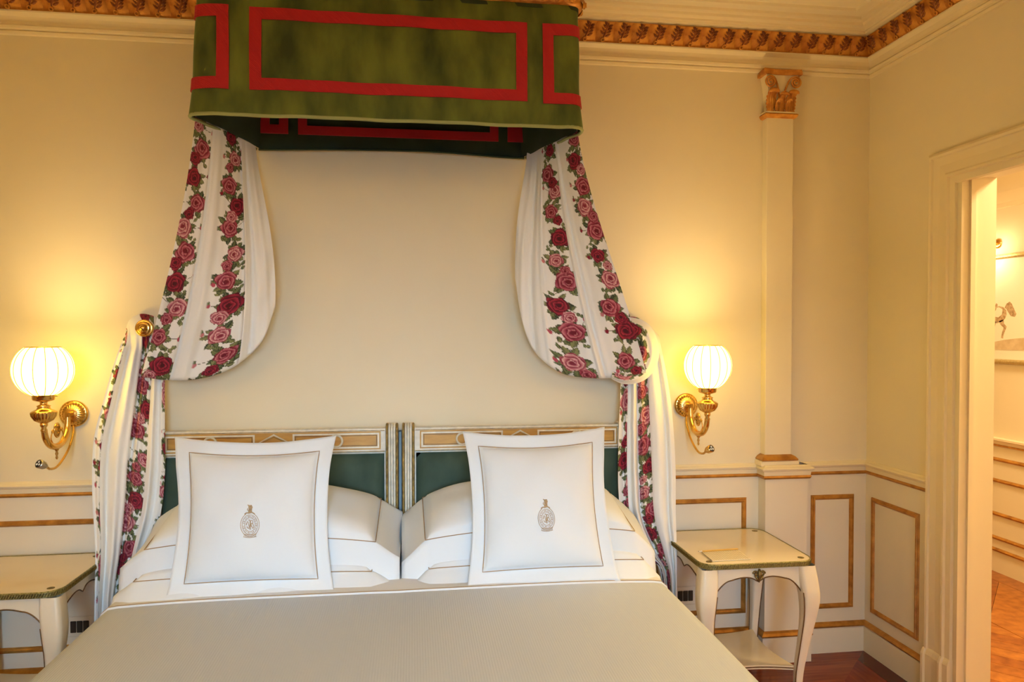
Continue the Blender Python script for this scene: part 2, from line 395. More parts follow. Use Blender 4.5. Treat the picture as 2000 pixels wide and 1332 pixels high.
def put_leaf(loc, rz):
    global leaf
    if leaf is None:
        leaf = mb.out('acanthus_leaf', M['frieze'], None, True); two_tone(leaf); leaf.location = loc; leaf.rotation_euler = (0, 0, rz); setp(leaf, cor)
    else: inst(leaf, 'acanthus_leaf', cor, loc, rz)
nb = int((XR-.06-XL)/.08)
for i in range(nb): put_leaf((XR-.085-.08*i, -.0235, 2.777), 0)
for i in range(18): put_leaf((XR-.0235, -.085-.08*i, 2.777), -PI/2)
# ---- pilaster
PY, SY = -.07, -.045
PX0, PX1 = 1.577, onY(1576.5, 1000, PY)[0]
SX0, SX1 = onY(1494, 880, SY)[0], onY(1545, 880, SY)[0]
pil = struct(MB().bbox(SX0, SX1, SY, .001, .93, 2.49, .002).out('trim_4', M['wall']), 'flat cream pilaster with gilded capital between bed and doorway', 'pilaster')
MB().box(PX0, PX1, PY, .001, 0.0, .84).out('pedestal', M['wains'], pil)
def around(x0, x1, y, prof, name, m, par):
    return MB().sweep([(x0, 0), (x0, y), (x1, y), (x1, 0)], prof).out(name, m, par)
mbp = [(SX0, 0), (SX0, SY), (SX1, SY), (SX1, 0)]
around(SX0, SX1, SY, [(0, .916), (.022, .918), (.024, .924), (.014, .936), (.004, .942), (0, .944)], 'gilt_base', M['gilt'], pil)
MB().bbox(SX0-.028, SX1+.03, SY-.022, .001, .892, .917, .004).out('base_block', M['trim'], pil)
around(SX0, SX1, SY, [(0, 2.47), (.010, 2.473), (.016, 2.485), (.012, 2.49), (0, 2.492)], 'gilt_necking', M['frieze'], pil)
around(SX0, SX1, SY, [(0, 2.49), (.014, 2.4905), (.014, 2.497), (0, 2.5)], 'necking', M['trim'], pil)
cap = (SX0+SX1)/2; chw = (SX1-SX0)/2
# bell
mb_ = MB(); rows = []
for v in np.linspace(0, 1, 9):
    e = .018*v**2.2; z = 2.495+.165*v
    rows.append([(cap-chw-e+.006, 0, z), (cap-chw-e+.006, SY-e, z), (cap-chw*.3, SY-e*.6, z), (cap+chw*.3, SY-e*.6, z), (cap+chw+e-.006, SY-e, z), (cap+chw+e-.006, 0, z)])
bell = mb_.grid(rows).out('capital', M['trim'], pil)
ab = []
for x in np.linspace(-1, 1, 13): ab.append((cap+x*(chw+.026), SY-.030+.012*(1-x*x)))
MB().prism([(cap-chw-.026, 0)]+ab+[(cap+chw+.026, 0)], 2.660, 2.676).prism([(cap-chw-.02, 0)]+[(x, y+.006) for x, y in ab]+[(cap+chw+.02, 0)], 2.676, 2.686).out('abacus', M['frieze'], bell)
for sg in (-1, 1):
    pts = []
    cx, cz = cap+sg*(chw-.004), 2.625
    stem = spline([(cap+sg*.012, SY-.006, 2.565), (cap+sg*.018, SY-.012, 2.60), (cap+sg*.035, SY-.018, 2.640), (cx-sg*.006, SY-.024, 2.650)], 10)
    th = np.linspace(0, 2*PI*2.2, 44); rr = .026*(1-th/th[-1]*.86)
    sp = [(cx+sg*r*math.sin(q), SY-.024-.004*q/14, cz+r*math.cos(q)) for q, r in zip(th, rr)]
    MB().tube([tuple(p) for p in stem]+sp, .0042, 7).out('volute', M['frieze'], bell, True)
def acanthus(name, cx, hw2, z0, z1, y0, par, roll=.010):
    V = []
    for v in np.linspace(0, 1, 16):
        row = []
        wv = hw2*(.80+.20*math.sin(v*PI*.9))*(1+.13*math.sin(v*34))
        yo = y0-.010*v-.012*max(0, v-.7)**2*11
        for u in np.linspace(-1, 1, 15): row.append((cx+u*wv, yo+.010*u*u+.0042*math.cos(u*16)*(1-.4*v), z0+(z1-z0)*v-.006*u*u*v))
        V.append(row)
    mb = MB().grid(V)
    y1 = y0-.010-.012*.09*11
    pts = [(cx+u*hw2*1.02, y1-.004-.004*(1-u*u), z1-.002-.006*u*u) for u in np.linspace(-1, 1, 9)]
    mb.tube(pts, [roll*(.35+.65*math.sqrt(max(0, 1-u*u))) for u in np.linspace(-1, 1, 9)], 10)
    return mb.out(name, M['frieze'], par, True)
for dx, hh in ((-.047, 2.588), (.047, 2.583)): acanthus('acanthus_leaf', cap+dx, .024, 2.498, hh, SY-.006, bell)
acanthus('acanthus_leaf', cap, .020, 2.498, 2.574, SY-.009, bell, .008)
for dx in (-.024, .024): acanthus('acanthus_leaf', cap+dx, .009, 2.498, 2.545, SY-.016, bell, .005)
# ---- chair rail, wainscot, baseboard
CAS = -.421
wpath = [(XL, ROOM_Y0), (XL, 0), (PX0, 0), (PX0, PY), (PX1, PY), (PX1, 0), (XR, 0), (XR, CAS-.002)]
dado = struct(MB().sweep(wpath, [(0, .852), (.010, .853), (.012, .872), (.020, .876), (.024, .884), (.018, .890), (.010, .893), (.004, .899), (0, .90)]).out('trim_5', M['trim']), 'cream moulded chair rail along the bedroom walls', 'trim')
MB().sweep(wpath, [(0, .836), (.008, .837), (.013, .845), (.011, .8525), (0, .8535)]).out('gilt_strip', M['gilt'], dado)
base = struct(MB().sweep(wpath, [(.016, 0), (.016, .112), (.010, .118), (0, .12)]).out('baseboard_back', M['wains']), 'cream baseboard with a gilt moulding on top', 'baseboard')
MB().sweep(wpath, [(.0, .118), (.018, .119), (.022, .127), (.014, .137), (.006, .142), (0, .143)]).out('gilt_strip', M['gilt'], base)
MB().box(XL, PX0, -.003, .0, .10, .86).box(PX1, XR, -.003, .0, .10, .86).out('wainscot_panel', M['wains'], wb)
MB().box(XR-.003, XR, CAS, 0, .10, .86).out('wainscot_panel', M['wains'], wr)
MB().box(XL, XL+.003, ROOM_Y0, 0, .10, .86).out('wainscot_panel', M['wains'], wl)
GW, GD = .024, .011
for nm, x0, x1 in (('panel_moulding', -2.55, -1.23), ('panel_moulding', -.95, .85), ('panel_moulding', 1.09, 1.519), ('panel_moulding', 1.836, 2.053)):
    rect_frame(MB(), 'y', -.003, x0, x1, .205, .742, GW, GD).out(nm, M['gilt'], wb)
rect_frame(MB(), 'x', XR-.003, -.372, -.049, .195, .735, GW, GD).out('panel_moulding', M['gilt'], wr)
# ---- doorway
PROF = [(0, 0), (0, .018), (.012, .026), (.022, .024), (.026, .016), (.060, .013), (.098, .016), (.106, .022), (.116, .022), (.120, .012), (.146, .010), (.150, 0)]   # (across, proud)
def casing(y_out, y_in, z_out):
    V = []; n = len(PROF); wdt = abs(y_in-y_out); sg = 1 if y_in > y_out else -1
    for st in range(4):
        for a, h in PROF:
            q = a/.150*wdt
            if st == 0: V.append((XR-h, y_out+sg*q, .19))
            if st == 1: V.append((XR-h, y_out+sg*q, z_out-q))
            if st == 2: V.append((XR-h, 2*(DY0+DY1)/2-(y_out+sg*q), z_out-q))
            if st == 3: V.append((XR-h, 2*(DY0+DY1)/2-(y_out+sg*q), .19))
    Fc = [(i*n+j, (i+1)*n+j, (i+1)*n+j+1, i*n+j+1) for i in range(3) for j in range(n-1)]
    return MB().add(V, Fc)
dr = struct(casing(CAS, -.560, 2.225).out('door_1', M['trim']), 'cream moulded frame of the open doorway', 'door')
mb_ = MB()
for yc in (CAS, 2*(DY0+DY1)/2-CAS):
    sg = -1 if yc == CAS else 1; n = len(PROF)
    rows = []
    for z, k2 in ((0, .012), (.175, .012), (.192, .006), (.20, 0)):
        rows.append([(XR-h-(k2 if 0 < h else 0), yc+sg*(a/.150*.146)-sg*.004, z) for a, h in PROF])
    mb_.grid(rows)
mb_.out('plinth_block', M['trim'], dr)
MB().box(XR-.004, XR+WT+.004, DY1-.012, DY1, 0, DZ).box(XR-.004, XR+WT+.004, DY0, DY0+.012, 0, DZ).box(XR-.004, XR+WT+.004, DY0, DY1, DZ-.012, DZ).out('jamb', M['trim'], dr)
MB().box(XR+.03, XR+.05, DY1-.022, DY1-.012, 0, DZ-.01).box(XR+.03, XR+.05, DY0, DY1, DZ-.024, DZ-.012).out('door_stop', M['trim'], dr)
MB().bbox(XR-.002, XR+WT, DY0, DY1, -.012, .004, .003).out('threshold', M['oak'][2], dr)

# ================================================================== BED
BX0, BX1, BYH, BYF = -1.035, .930, -.10, -2.12
BC = (BX0+BX1)/2; BW = (BX1-BX0)/2
def bed_z(x, y):
    s = abs(x-BC)/BW
    z = .602+.012*(y+.6)*.55
    z -= .020*s**4
    z += .004*math.sin(x*7+1)*math.sin(y*5)*.6-.010*math.exp(-((x+.055)/.06)**2)*max(0, min(1, (-y-.5)/.5))*.4
    return z
def cover_grid(y0, y1, ny, lift, drop, curve=None, nx=90):
    rows = []
    for i in range(ny+1):
        v = i/ny; row = []
        for j in range(nx+1):
            u = j/nx*2-1
            arc = u*(BW+drop)                                   # length across the bed then down the side
            yy = y0+(y1-y0)*v
            if curve: yy += curve(u)*v
            s = abs(arc); sg = 1 if arc > 0 else -1; R = .05
            if s <= BW-R: x = BC+arc; z = bed_z(x, yy)
            else:
                q = (s-(BW-R))/R; ze = bed_z(BC+sg*(BW-R), yy)
                if q < PI/2: x = BC+sg*(BW-R+R*math.sin(q)); z = ze-R*(1-math.cos(q))
                else: x = BC+sg*(BW+.012*math.sin(yy*21)*min(1, (q-PI/2)/3)); z = ze-R-(q-PI/2)*R
            row.append((x, yy, z+lift))
        rows.append(row)
    return rows
bed = thing('bed', 'wide double bed made up with white striped coverlet', 'bed', (BC, -1.1, 0))
MB().bbox(BX0+.05, BX1-.05, BYF+.03, BYH, .12, .33, .01).out('bed_base', M['hbcream'], bed)
for sx in (-1, 1):
    for yy in (-.25, -1.95): MB().lathe([(.02, 0), (.028, .03), (.03, .12)], (BC+sx*.8, yy, 0), n=12).out('leg', M['hbcream'], bed, True)
MB().bbox(BX0+.012, -.058, BYF+.02, BYH+.005, .33, .565, .03).out('mattress', M['sheet'], bed)
MB().bbox(-.048, BX1-.012, BYF+.02, BYH+.005, .33, .565, .03).out('mattress', M['sheet'], bed)
g = cover_grid(-.42, BYF, 60, 0, .40)
g = g+[[(x, BYF-.01, z-.02) for x, y, z in g[-1]], [(x, BYF-.012, max(.2, z-.38)) for x, y, z in g[-1]]]
cov = MB().grid(g).out('coverlet', M['cover'], bed, True)
fold = lambda u: -.045*(1-u*u)+(.07*max(0, abs(u)*1.2-1) if abs(u) > .83 else 0)
FY = -.585
g = cover_grid(-.09, FY, 26, .006, .40, fold)
shf = MB().grid(g).out('turned_sheet', M['sheet'], bed, True, 'smooth white sheet folded back over the coverlet')
last = g[-1]
edge = MB().grid([g[-1], [(x, y-.001, z-.006) for x, y, z in g[-1]]]).out('fold_edge', M['sheet'], shf, True)
MB().tube([(x, y+.004, z+.0006) for x, y, z in [p for p in g[-1] if p[2] > .45]], .0014, 5).out('stitch_line', M['stitch'], shf)
tag(MB().bbox(-.0615, -.0495, -.080, -.03, .30, 1.085, .002).out('gap_strip', M['blue']), 'blue-grey strip standing in the gap between the two headboards', 'strip')  # plain blue-grey strip filling the gap between the headboards

# ---- headboards
def headboard(x0, x1, inner, label):
    # inner: +1 when the fluted post stands at the right end (towards the other headboard)
    t = thing('headboard', label, 'headboard', ((x0+x1)/2, -.05, 0), 'pair of bed headboards')
    yf, yb = -.082, -.022
    MB().bbox(x0+.004, x1-.004, -.066, yb, .25, 1.0, .004).out('panel_board', M['hbcream'], t)
    # rolled top rail
    pr = [(-.060, .998), (-.080, 1.000), (-.085, 1.006), (-.085, 1.088), (-.087, 1.092), (-.086, 1.098), (-.080, 1.102), (-.068, 1.102), (-.058, 1.09), (-.05, .998)]
    n = len(pr); V = []
    pl = .052
    xi0, xi1 = (x0, x1-pl) if inner > 0 else (x0+pl, x1)
    for x in (xi0, xi1):
        for y, z in pr: V.append((x, y, z))
    rail = MB().add(V, [(j, (j+1) % n, n+(j+1) % n, n+j) for j in range(n)]+[tuple(range(n))[::-1], tuple(range(n, 2*n))]).out('top_rail', M['hbcream'], t)
    za, zb = 1.013, 1.089
    MB().box(xi0+.022, xi1-.020, -.0858, -.084, za, zb).out('ochre_panel', M['hbgold'], rail)
    xm = (xi0+xi1)/2; q = (xi1-xi0)
    def fr(mb, a, b, c, d, wd, y0=-.0885, y1=-.085):
        mb.box(a, b, y0, y1, c, c+wd).box(a, b, y0, y1, d-wd, d).box(a, a+wd, y0, y1, c+wd, d-wd).box(b-wd, b, y0, y1, c+wd, d-wd)
        return mb
    for a, b, nm in ((xi0+.028, xm-.075, 1), (xm+.075, xi1-.026, 1)):
        fr(MB(), a, b, za+.006, zb-.006, .007).out('cream_band', M['hbcream'], rail)
        fr(MB(), a+.010, b-.010, za+.016, zb-.016, .0022, -.0872).out('dark_line', M['edgeline'], rail)
        cxx = (a+b)/2
        ring = [(cxx+.024*math.cos(k), -.0868, (za+zb)/2+.024*math.sin(k)) for k in np.linspace(0, 2*PI, 29)[:-1]]
        MB().tube(ring, .0048, 6, closed=True).out('ring', M['hbcream'], rail, True)
        MB().lathe([(.019, 0), (.019, .0022)], (cxx, -.0858, (za+zb)/2), 'y', 24).out('ring_centre', M['hbgold'], rail)
    for r1, r2, m in ((.056, .030, 'hbcream'), (.043, .021, 'hbdark')):
        zz = (za+zb)/2
        di = [(xm-r1, -.087, zz), (xm, -.087, zz-r2), (xm+r1, -.087, zz), (xm, -.087, zz+r2)]
        MB().tube(di, .0042 if m == 'hbcream' else .0016, 6, closed=True).out('diamond', M[m], rail)
    MB().box(xi0+.004, xi1-.004, -.0865, -.084, 1.0035, 1.0065).box(xi0+.004, xi1-.004, -.0875, -.084, 1.0905, 1.0935).out('gold_line', M['hbdark'], rail)
    # fluted post beside the gap
    p0, p1 = (x1-pl, x1) if inner > 0 else (x0, x0+pl)
    post = MB().bbox(p0, p1, -.082, yb, .25, 1.098, .003).out('post', M['hbdark'], t)
    for k in range(5):
        xx = p0+pl*(k+.5)/5
        top = spline([(xx, -.088, .26), (xx, -.0885, .8), (xx, -.089, 1.06), (xx, -.090, 1.098), (xx, -.075, 1.112), (xx, -.05, 1.114), (xx, -.03, 1.10)], 22)
        MB().tube([tuple(p) for p in top], .0048, 7).out('reed', M['hbcream'] if k in (1, 2, 3) else M['hbdark'], post, True)
    # curled end of the rail on the outer side
    e0 = x0 if inner > 0 else x1; sg = -1 if inner > 0 else 1
    for k in range(4):
        xx = e0+sg*(-.004+.0065*k)
        c = spline([(xx+sg*.004, -.080, .998), (xx, -.089, 1.02), (xx-sg*.004, -.091, 1.06), (xx-sg*.008, -.088, 1.095), (xx-sg*.008, -.07, 1.108), (xx-sg*.008, -.035, 1.10)], 16)
        MB().tube([tuple(p) for p in c], .0042, 7).out('scroll_reed', M['hbcream'] if k % 2 == 0 else M['hbdark'], rail, True)
    # velvet pad
    pa, pb = (x0+.006, x1-pl-.006) if inner > 0 else (x0+pl+.006, x1-.006)
    rows = []
    for i in range(27):
        v = i/26; row = []
        for j in range(41):
            u = j/40; s = 2*u-1; q2 = 2*v-1
            h = .034*(max(0, 1-abs(s)**14)*max(0, 1-abs(q2)**10))**.5
            h += .004*math.sin(u*17+v*6)*math.sin(v*9+1)*max(0, 1-abs(s)**6)*max(0, 1-abs(q2)**6)*.5
            row.append((pa+(pb-pa)*u, -.066-h, .34+(.993-.34)*v))
        rows.append(row)
    MB().grid(rows).out('velvet_pad', M['hbvel'], t, True, 'dark green velvet pad')
    return t
headboard(-1.018, -.0635, 1, 'painted headboard with green velvet pad behind the left pillows')
headboard(-.0475, .902, -1, 'painted headboard with green velvet pad behind the right pillows')

# ---- pillows
def axis_grid(a, fl, nb, nf):
    e = np.linspace(0, 1, nf+1)[1:]*fl
    body = np.sin(np.linspace(-PI/2, PI/2, nb+1))*a*.5+np.linspace(-a, a, nb+1)*.5
    return np.concatenate([-(a+e[::-1]), body, a+e])
def make_pillow(name, label, cat, a, b, fl, H, pin, place, post=None, seed=0, group=None, stitched=True, hp=.42, base=None, lump=.006):
    rnd = np.random.RandomState(seed); ph = rnd.rand(8)*6.28
    xs = axis_grid(a, fl, 34, 5); zs = axis_grid(b, fl, 30, 5)
    def surf(x, z, side):
        s, t = min(1, abs(x)/a), min(1, abs(z)/b)
        h = H*max(0, (1-s**2.4)*(1-t**2.4))**hp
        h += lump*math.sin(x*11/a*.6+ph[0])*math.sin(z*9/b*.6+ph[1])*(1-s**4)*(1-t**4)
        so, to = x/(a+fl), z/(b+fl)
        X = x*(1-pin*(1-to*to)); Z = z*(1-pin*(1-so*so)*(1 if z > 0 else .25))
        out = max(abs(x)-a, abs(z)-b, 0)/fl
        wv = .006*out*(math.sin(x*19+ph[2])+math.sin(z*17+ph[3]))
        p = [X, (h if side > 0 else -h)+(.0018 if side > 0 else -.0018)+wv, Z]      # x across, y thickness (front +), z height
        if post: p = post(p, x, z, a, b, side)
        return place(p)
    V = []; Fc = []; nxs, nzs = len(xs), len(zs)
    for side in (1, -1):
        for z in zs:
            for x in xs: V.append(surf(x, z, side))
    o2 = nxs*nzs
    for i in range(nzs-1):
        for j in range(nxs-1):
            q = (i*nxs+j, i*nxs+j+1, (i+1)*nxs+j+1, (i+1)*nxs+j); Fc.append(q); Fc.append(tuple(o2+k for k in q[::-1]))
    ring = [j for j in range(nxs)]+[i*nxs+nxs-1 for i in range(1, nzs)]+[(nzs-1)*nxs+j for j in range(nxs-2, -1, -1)]+[i*nxs for i in range(nzs-2, 0, -1)]
    for k in range(len(ring)): p, q = ring[k], ring[(k+1) % len(ring)]; Fc.append((p, o2+p, o2+q, q))
    Va = np.array(V)
    t = thing(name, label, cat, (Va[:, 0].mean(), Va[:, 1].mean(), Va[:, 2].min()), group)
    obj('cover', V, Fc, M['linen'], t, True)
    if stitched:
        n = 30; loop = [(-a+2*a*i/n, -b) for i in range(n)]+[(a, -b+2*b*i/n) for i in range(n)]+[(a-2*a*i/n, b) for i in range(n)]+[(-a, b-2*b*i/n) for i in range(n)]
        pts = []
        for x, z in loop:
            p = np.array(surf(x*1.004, z*1.004, 1)); q = np.array(surf(x*1.004, z*1.004, -1)); d = p-q; pts.append(tuple(p+d/np.linalg.norm(d)*.0012))
        MB().tube(pts, .0017, 5, closed=True).out('stitched_border', M['stitch'], t)
    return t, surf
def rotx(p, a): c, s = math.cos(a), math.sin(a); return [p[0], p[1]*c-p[2]*s, p[1]*s+p[2]*c]
# sleeping pillows: local x across, local y = up (thickness), local z = depth (towards headboard +)
def sleeping(name, label, cx, cy, cz, tilt, a, b, fl, H, seed, fr, sd, bow=0., yaw=0, bend=0):
    def post(p, x, z, a, b, side):
        X, h, Z = p
        d = max(0, -b-z); 
        if d > 0: Z = -b*1.0-d*math.cos(fr); h -= d*math.sin(fr)
        d = max(0, abs(x)-a)
        if d > 0: X = (a+d*math.cos(sd))*(1 if x > 0 else -1); h -= d*math.sin(sd)*(1+.3*math.sin(z*14+seed))
        d = max(0, z-b)
        if d > 0: h -= d*.5; Z = b+d*.3
        h -= bow*(x/a)**2+bend*max(0, -z/b)**2
        return [X, h, Z]
    def place(p):
        X, h, Z = p                                       # -> world: X, Z depth, h up; tilt lifts the back
        c, s = math.cos(tilt), math.sin(tilt)
        y, z = Z*c-h*s, Z*s+h*c
        cyw, syw = math.cos(yaw), math.sin(yaw)
        return (cx+X*cyw-y*syw, cy+y*cyw+X*syw, cz+z)
    return make_pillow(name, label, 'pillow', a, b, fl, H, .02, place, post, seed, 'sleeping pillows stacked in pairs', hp=.40)
A_, B_, FL_ = .395, .175, .085
sleeping('bed_pillow', 'white sleeping pillow at the bottom of the left stack', -.55, -.345, .660, .03, .40, .19, .085, .058, 1, .72, .68, .008)
sleeping('bed_pillow', 'white sleeping pillow on top of the left stack', -.53, -.325, .81, .20, .395, .185, .105, .090, 2, 1.2, .60, .03, -.015, 0)
sleeping('bed_pillow', 'white sleeping pillow at the bottom of the right stack', .455, -.345, .660, .03, .40, .19, .085, .058, 3, .72, .68, .008)
sleeping('bed_pillow', 'white sleeping pillow on top of the right stack', .435, -.325, .81, .20, .395, .185, .105, .090, 4, 1.2, .60, .03, .015, 0)
# square shams leaning against the stacks
def sham(label, pbl, pbr, ptl, ptr, yb, yt, seed, crest_px):
    c = [onY(*pbl, yb), onY(*pbr, yb), onY(*ptl, yt), onY(*ptr, yt)]
    a, b, fl, H, pin = .235, .225, .052, .075, .10
    def place(p):
        X, h, Z = p; u = X/(a+fl)*.5+.5; v = Z/(b+fl)*.5+.5
        q = (c[0]*(1-u)+c[1]*u)*(1-v)+(c[2]*(1-u)+c[3]*u)*v
        nrm = np.cross(c[1]-c[0], c[2]-c[0]); nrm = nrm/np.linalg.norm(nrm)   # points to the camera side
        if nrm[1] > 0: nrm = -nrm
        return tuple(q+nrm*h)
    def post(p, x, z, a, b, side):
        X, h, Z = p
        u, v = x/(a+fl), z/(b+fl)
        h -= .03*max(0, abs(u)-.6)*max(0, v-.6)*6                              # top corners fall back a little
        h += .035*max(0, -v-.82)*2.5                                        # bottom flange turns forward on the bed
        return [X, h, Z]
    t, surf = make_pillow('square_sham', label, 'pillow', a, b, fl, H, pin, place, post, seed, 'monogrammed square pillows')
    # embroidered crest
    cu = np.array(onY(*crest_px, (yb+yt)/2-.06)); 
    best = min(((x, z) for x in np.linspace(-.1, .1, 41) for z in np.linspace(-.1, .1, 41)), key=lambda q: np.hypot(*(np.array(proj(surf(q[0], q[1], 1)))-np.array(crest_px))))
    ox, oz = best
    def lift(x, z): 
        p = np.array(surf(ox+x, oz+z, 1)); q = np.array(surf(ox+x, oz+z, -1)); d = p-q; return tuple(p+d/np.linalg.norm(d)*.0008)
    cr = MB()
    def stroke(pts, r): cr.tube([lift(*p) for p in pts], r, 5)
    def oval(rx, rz, r, a0=0, a1=2*PI): stroke([(rx*math.sin(q), rz*math.cos(q)) for q in np.linspace(a0, a1, 40)], r)
    oval(.0345, .040, .0010, .45, 2*PI-.45); oval(.0285, .0335, .0009); oval(.0195, .0235, .0009)
    for k in range(22):                                                        # motto lettering round the oval
        q = 2*PI*k/22; w = .07*(1 if k % 2 else -1)
        stroke([(.0215*math.sin(q), .0255*math.cos(q)), (.0262*math.sin(q+w), .031*math.cos(q+w))], .0009)
        if k % 3 == 0: stroke([(.024*math.sin(q-.1), .0285*math.cos(q-.1)), (.024*math.sin(q+.1), .0285*math.cos(q+.1))], .0008)
    stroke(spline([(-.012, -.006), (-.006, -.012), (-.001, -.006), (0, .014), (-.006, .016)], 14).tolist(), .0014)      # interlaced initials
    stroke(spline([(.002, -.016), (.002, 0), (.003, .014), (.010, .012), (.009, .003), (.003, .001), (.011, -.013)], 18).tolist(), .0012)
    stroke(spline([(-.013, .006), (-.014, -.002), (-.008, .012), (0, -.018), (.006, .006), (.014, -.006), (.010, -.014)], 18).tolist(), .0011)
    for k in range(9):                                                         # ribbon under the oval
        x = -.021+.042*k/8; z = -.036-.003*math.cos(x*70)
        stroke([(x-.001, z-.0045), (x+.001, z+.0045)], .0010)
    stroke([(x, -.041-.003*math.cos(x*70)) for x in np.linspace(-.024, .024, 12)], .0009)
    stroke([(x, -.031-.003*math.cos(x*70)) for x in np.linspace(-.024, .024, 12)], .0009)
    stroke(spline([(-.020, .036), (-.012, .041), (-.004, .040), (.008, .042), (.018, .036)], 14).tolist(), .0022)        # wreath
    for k in range(5):                                                         # small beast above
        z = .044+.0055*k; wd = [.007, .0065, .0062, .0075, .0065][k]; cxk = [.001, .001, .002, .0025, .001][k]
        stroke([(cxk-wd, z), (cxk+wd, z+.001)], .0030)
    stroke(spline([(-.005, .049), (-.009, .052), (-.008, .058)], 8).tolist(), .0014)
    stroke([(-.004, .068), (-.009, .070)], .0016)
    cr.out('embroidered_crest', M['crest'], t, False, 'gold embroidered oval crest')
    return t
def proj(p):
    d = np.array(p)-CAM_LOC; z = d@_fw; return (1000+F_PX*(d@_rt)/z, CY-F_PX*(d@_up)/z)
sham('white square pillow with gold crest leaning on the left stack', (324, 1174), (654, 1160), (336, 851), (656, 849), -.575, -.44, 11, (488, 1026))
sham('white square pillow with gold crest leaning on the right stack', (912, 1150), (1210, 1134), (904, 841), (1183, 832), -.60, -.44, 12, (1066, 1012))

# ================================================================== CANOPY
CZ0, CZ1 = 2.262, 2.722
def canopy_path(n=400):
    pts = [(-.625, -.02), (-.772, -.485), (.640, -.485), (.475, -.02)]; R = .075; out = []
    P = [Vector(p) for p in pts]
    out.append(P[0])
    for i in (1, 2):
        d1 = (P[i-1]-P[i]).normalized(); d2 = (P[i+1]-P[i]).normalized()
        a, b = P[i]+d1*R, P[i]+d2*R
        for k in range(13):
            t = k/12; out.append(a*(1-t)**2+P[i]*2*t*(1-t)+b*t*t)
    out.append(P[3])
    A = np.array([(p.x, p.y) for p in out]); s = np.concatenate([[0], np.cumsum(np.hypot(*np.diff(A, axis=0).T))])
    return A, s
CPA, CPS = canopy_path(); CL = CPS[-1]
def cpt(s, z, off):
    x = np.interp(s, CPS, CPA[:, 0]); y = np.interp(s, CPS, CPA[:, 1])
    e = .004
    x1, y1 = np.interp(s+e, CPS, CPA[:, 0]), np.interp(s+e, CPS, CPA[:, 1]); x0, y0 = np.interp(s-e, CPS, CPA[:, 0]), np.interp(s-e, CPS, CPA[:, 1])
    d = np.array([x1-x0, y1-y0]); d /= np.linalg.norm(d); n = np.array([d[1], -d[0]])
    if (n[0]*(x+.067)+n[1]*(y+.2)) < 0: n = -n
    q = (CZ1-z)/(CZ1-CZ0); front = max(0, math.sin(PI*s/CL))
    corner = min(abs(s-S_FL), abs(s-S_FR))
    o = off+.018*q**1.5+.004*math.sin(s*14+z*9)*q+.0025*math.sin(s*31+z*20)+.010*q*math.exp(-(corner/.12)**2)*math.sin(s*60)*.5
    return (x+n[0]*o, y+n[1]*o, z)
S_FL = float(CPS[7]); S_FR = float(CPS[-8])
def s_at_x(x):                                             # arclength on the front where the path has this x
    s = np.linspace(S_FL, S_FR, 2000); return float(s[np.argmin(abs(np.interp(s, CPS, CPA[:, 0])-x))])
can = thing('bed_canopy', 'green velvet bed canopy with red braid panels and gilt crown', 'canopy', (-.067, -.25, 2.26))
def patch(s0, s1, z0, z1, off, ns, nz, mb):
    A = [[cpt(s, z, off) for s in np.linspace(s0, s1, ns)] for z in np.linspace(z0, z1, nz)]; return mb.grid(A)
def hemz(s): return 0
val = patch(0, CL, CZ0, CZ1, 0, 220, 30, MB()).out('valance', M['velvet'], can, True)
patch(0, CL, CZ0, CZ1, -.024, 160, 12, MB()).out('valance_lining', M['velvet_in'], can, True)
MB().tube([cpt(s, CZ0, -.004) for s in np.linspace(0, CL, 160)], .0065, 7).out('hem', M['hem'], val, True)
def braid(s0, s1, z0, z1, wd=.041, par=val, right_open=False):
    mb = MB(); st = .012
    def strip(a0, a1, c0, c1):
        ns = max(3, int((a1-a0)/st)+1); nz = max(3, int((c1-c0)/st)+1)
        A = [[cpt(s, z, .0045) for s in np.linspace(a0, a1, ns)] for z in np.linspace(c0, c1, nz)]
        mb.grid(A)
        B = [[cpt(s, z, .0005) for s in np.linspace(a0, a1, ns)] for z in np.linspace(c0, c1, nz)]
        for e1, e2 in ((A[0], B[0]), (A[-1], B[-1]), ([r[0] for r in A], [r[0] for r in B]), ([r[-1] for r in A], [r[-1] for r in B])): mb.grid([e1, e2])
    strip(s0, s1, z0, z0+wd); strip(s0, s1, z1-wd, z1); strip(s0, s0+wd, z0+wd, z1-wd); strip(s1-wd, s1, z0+wd, z1-wd)
    return mb.out('red_braid', M['red'], par)
braid(s_at_x(-.566), s_at_x(.419), 2.351, 2.642)
braid(.10, s_at_x(-.635), 2.349, 2.644); braid(s_at_x(.477), CL-.10, 2.345, 2.644)
# back valance on the wall, roof lining
bv = MB(); A = [[(x, -.030-.006*math.sin(x*11)*(1-v), 2.268+.008*math.cos((x+.06)*5)-.004+v*.42) for x in np.linspace(-.63, .48, 60)] for v in np.linspace(0, 1, 10)]
bv.grid(A); bvo = bv.out('back_valance', M['velvet_in'], can, True)
MB().tube([tuple(p) for p in np.array(A[0])+np.array([0, -.003, 0])], .005, 6).out('hem', M['velvet_in'], bvo, True)
for x0, x1 in ((-.62, -.51), (-.470, .365), (.405, .475)):
    mb = MB()
    for a, b, c, d in ((x0, x1, 2.322, 2.358), (x0, x1, 2.60, 2.636), (x0, x0+.036, 2.358, 2.60), (x1-.036, x1, 2.358, 2.60)): mb.box(a, b, -.043, -.036, c, d)
    mb.out('red_braid', M['red'], bvo)
MB().prism([(float(x), float(y)) for x, y in CPA], CZ1-.02, CZ1).out('roof_lining', M['velvet_in'], can)
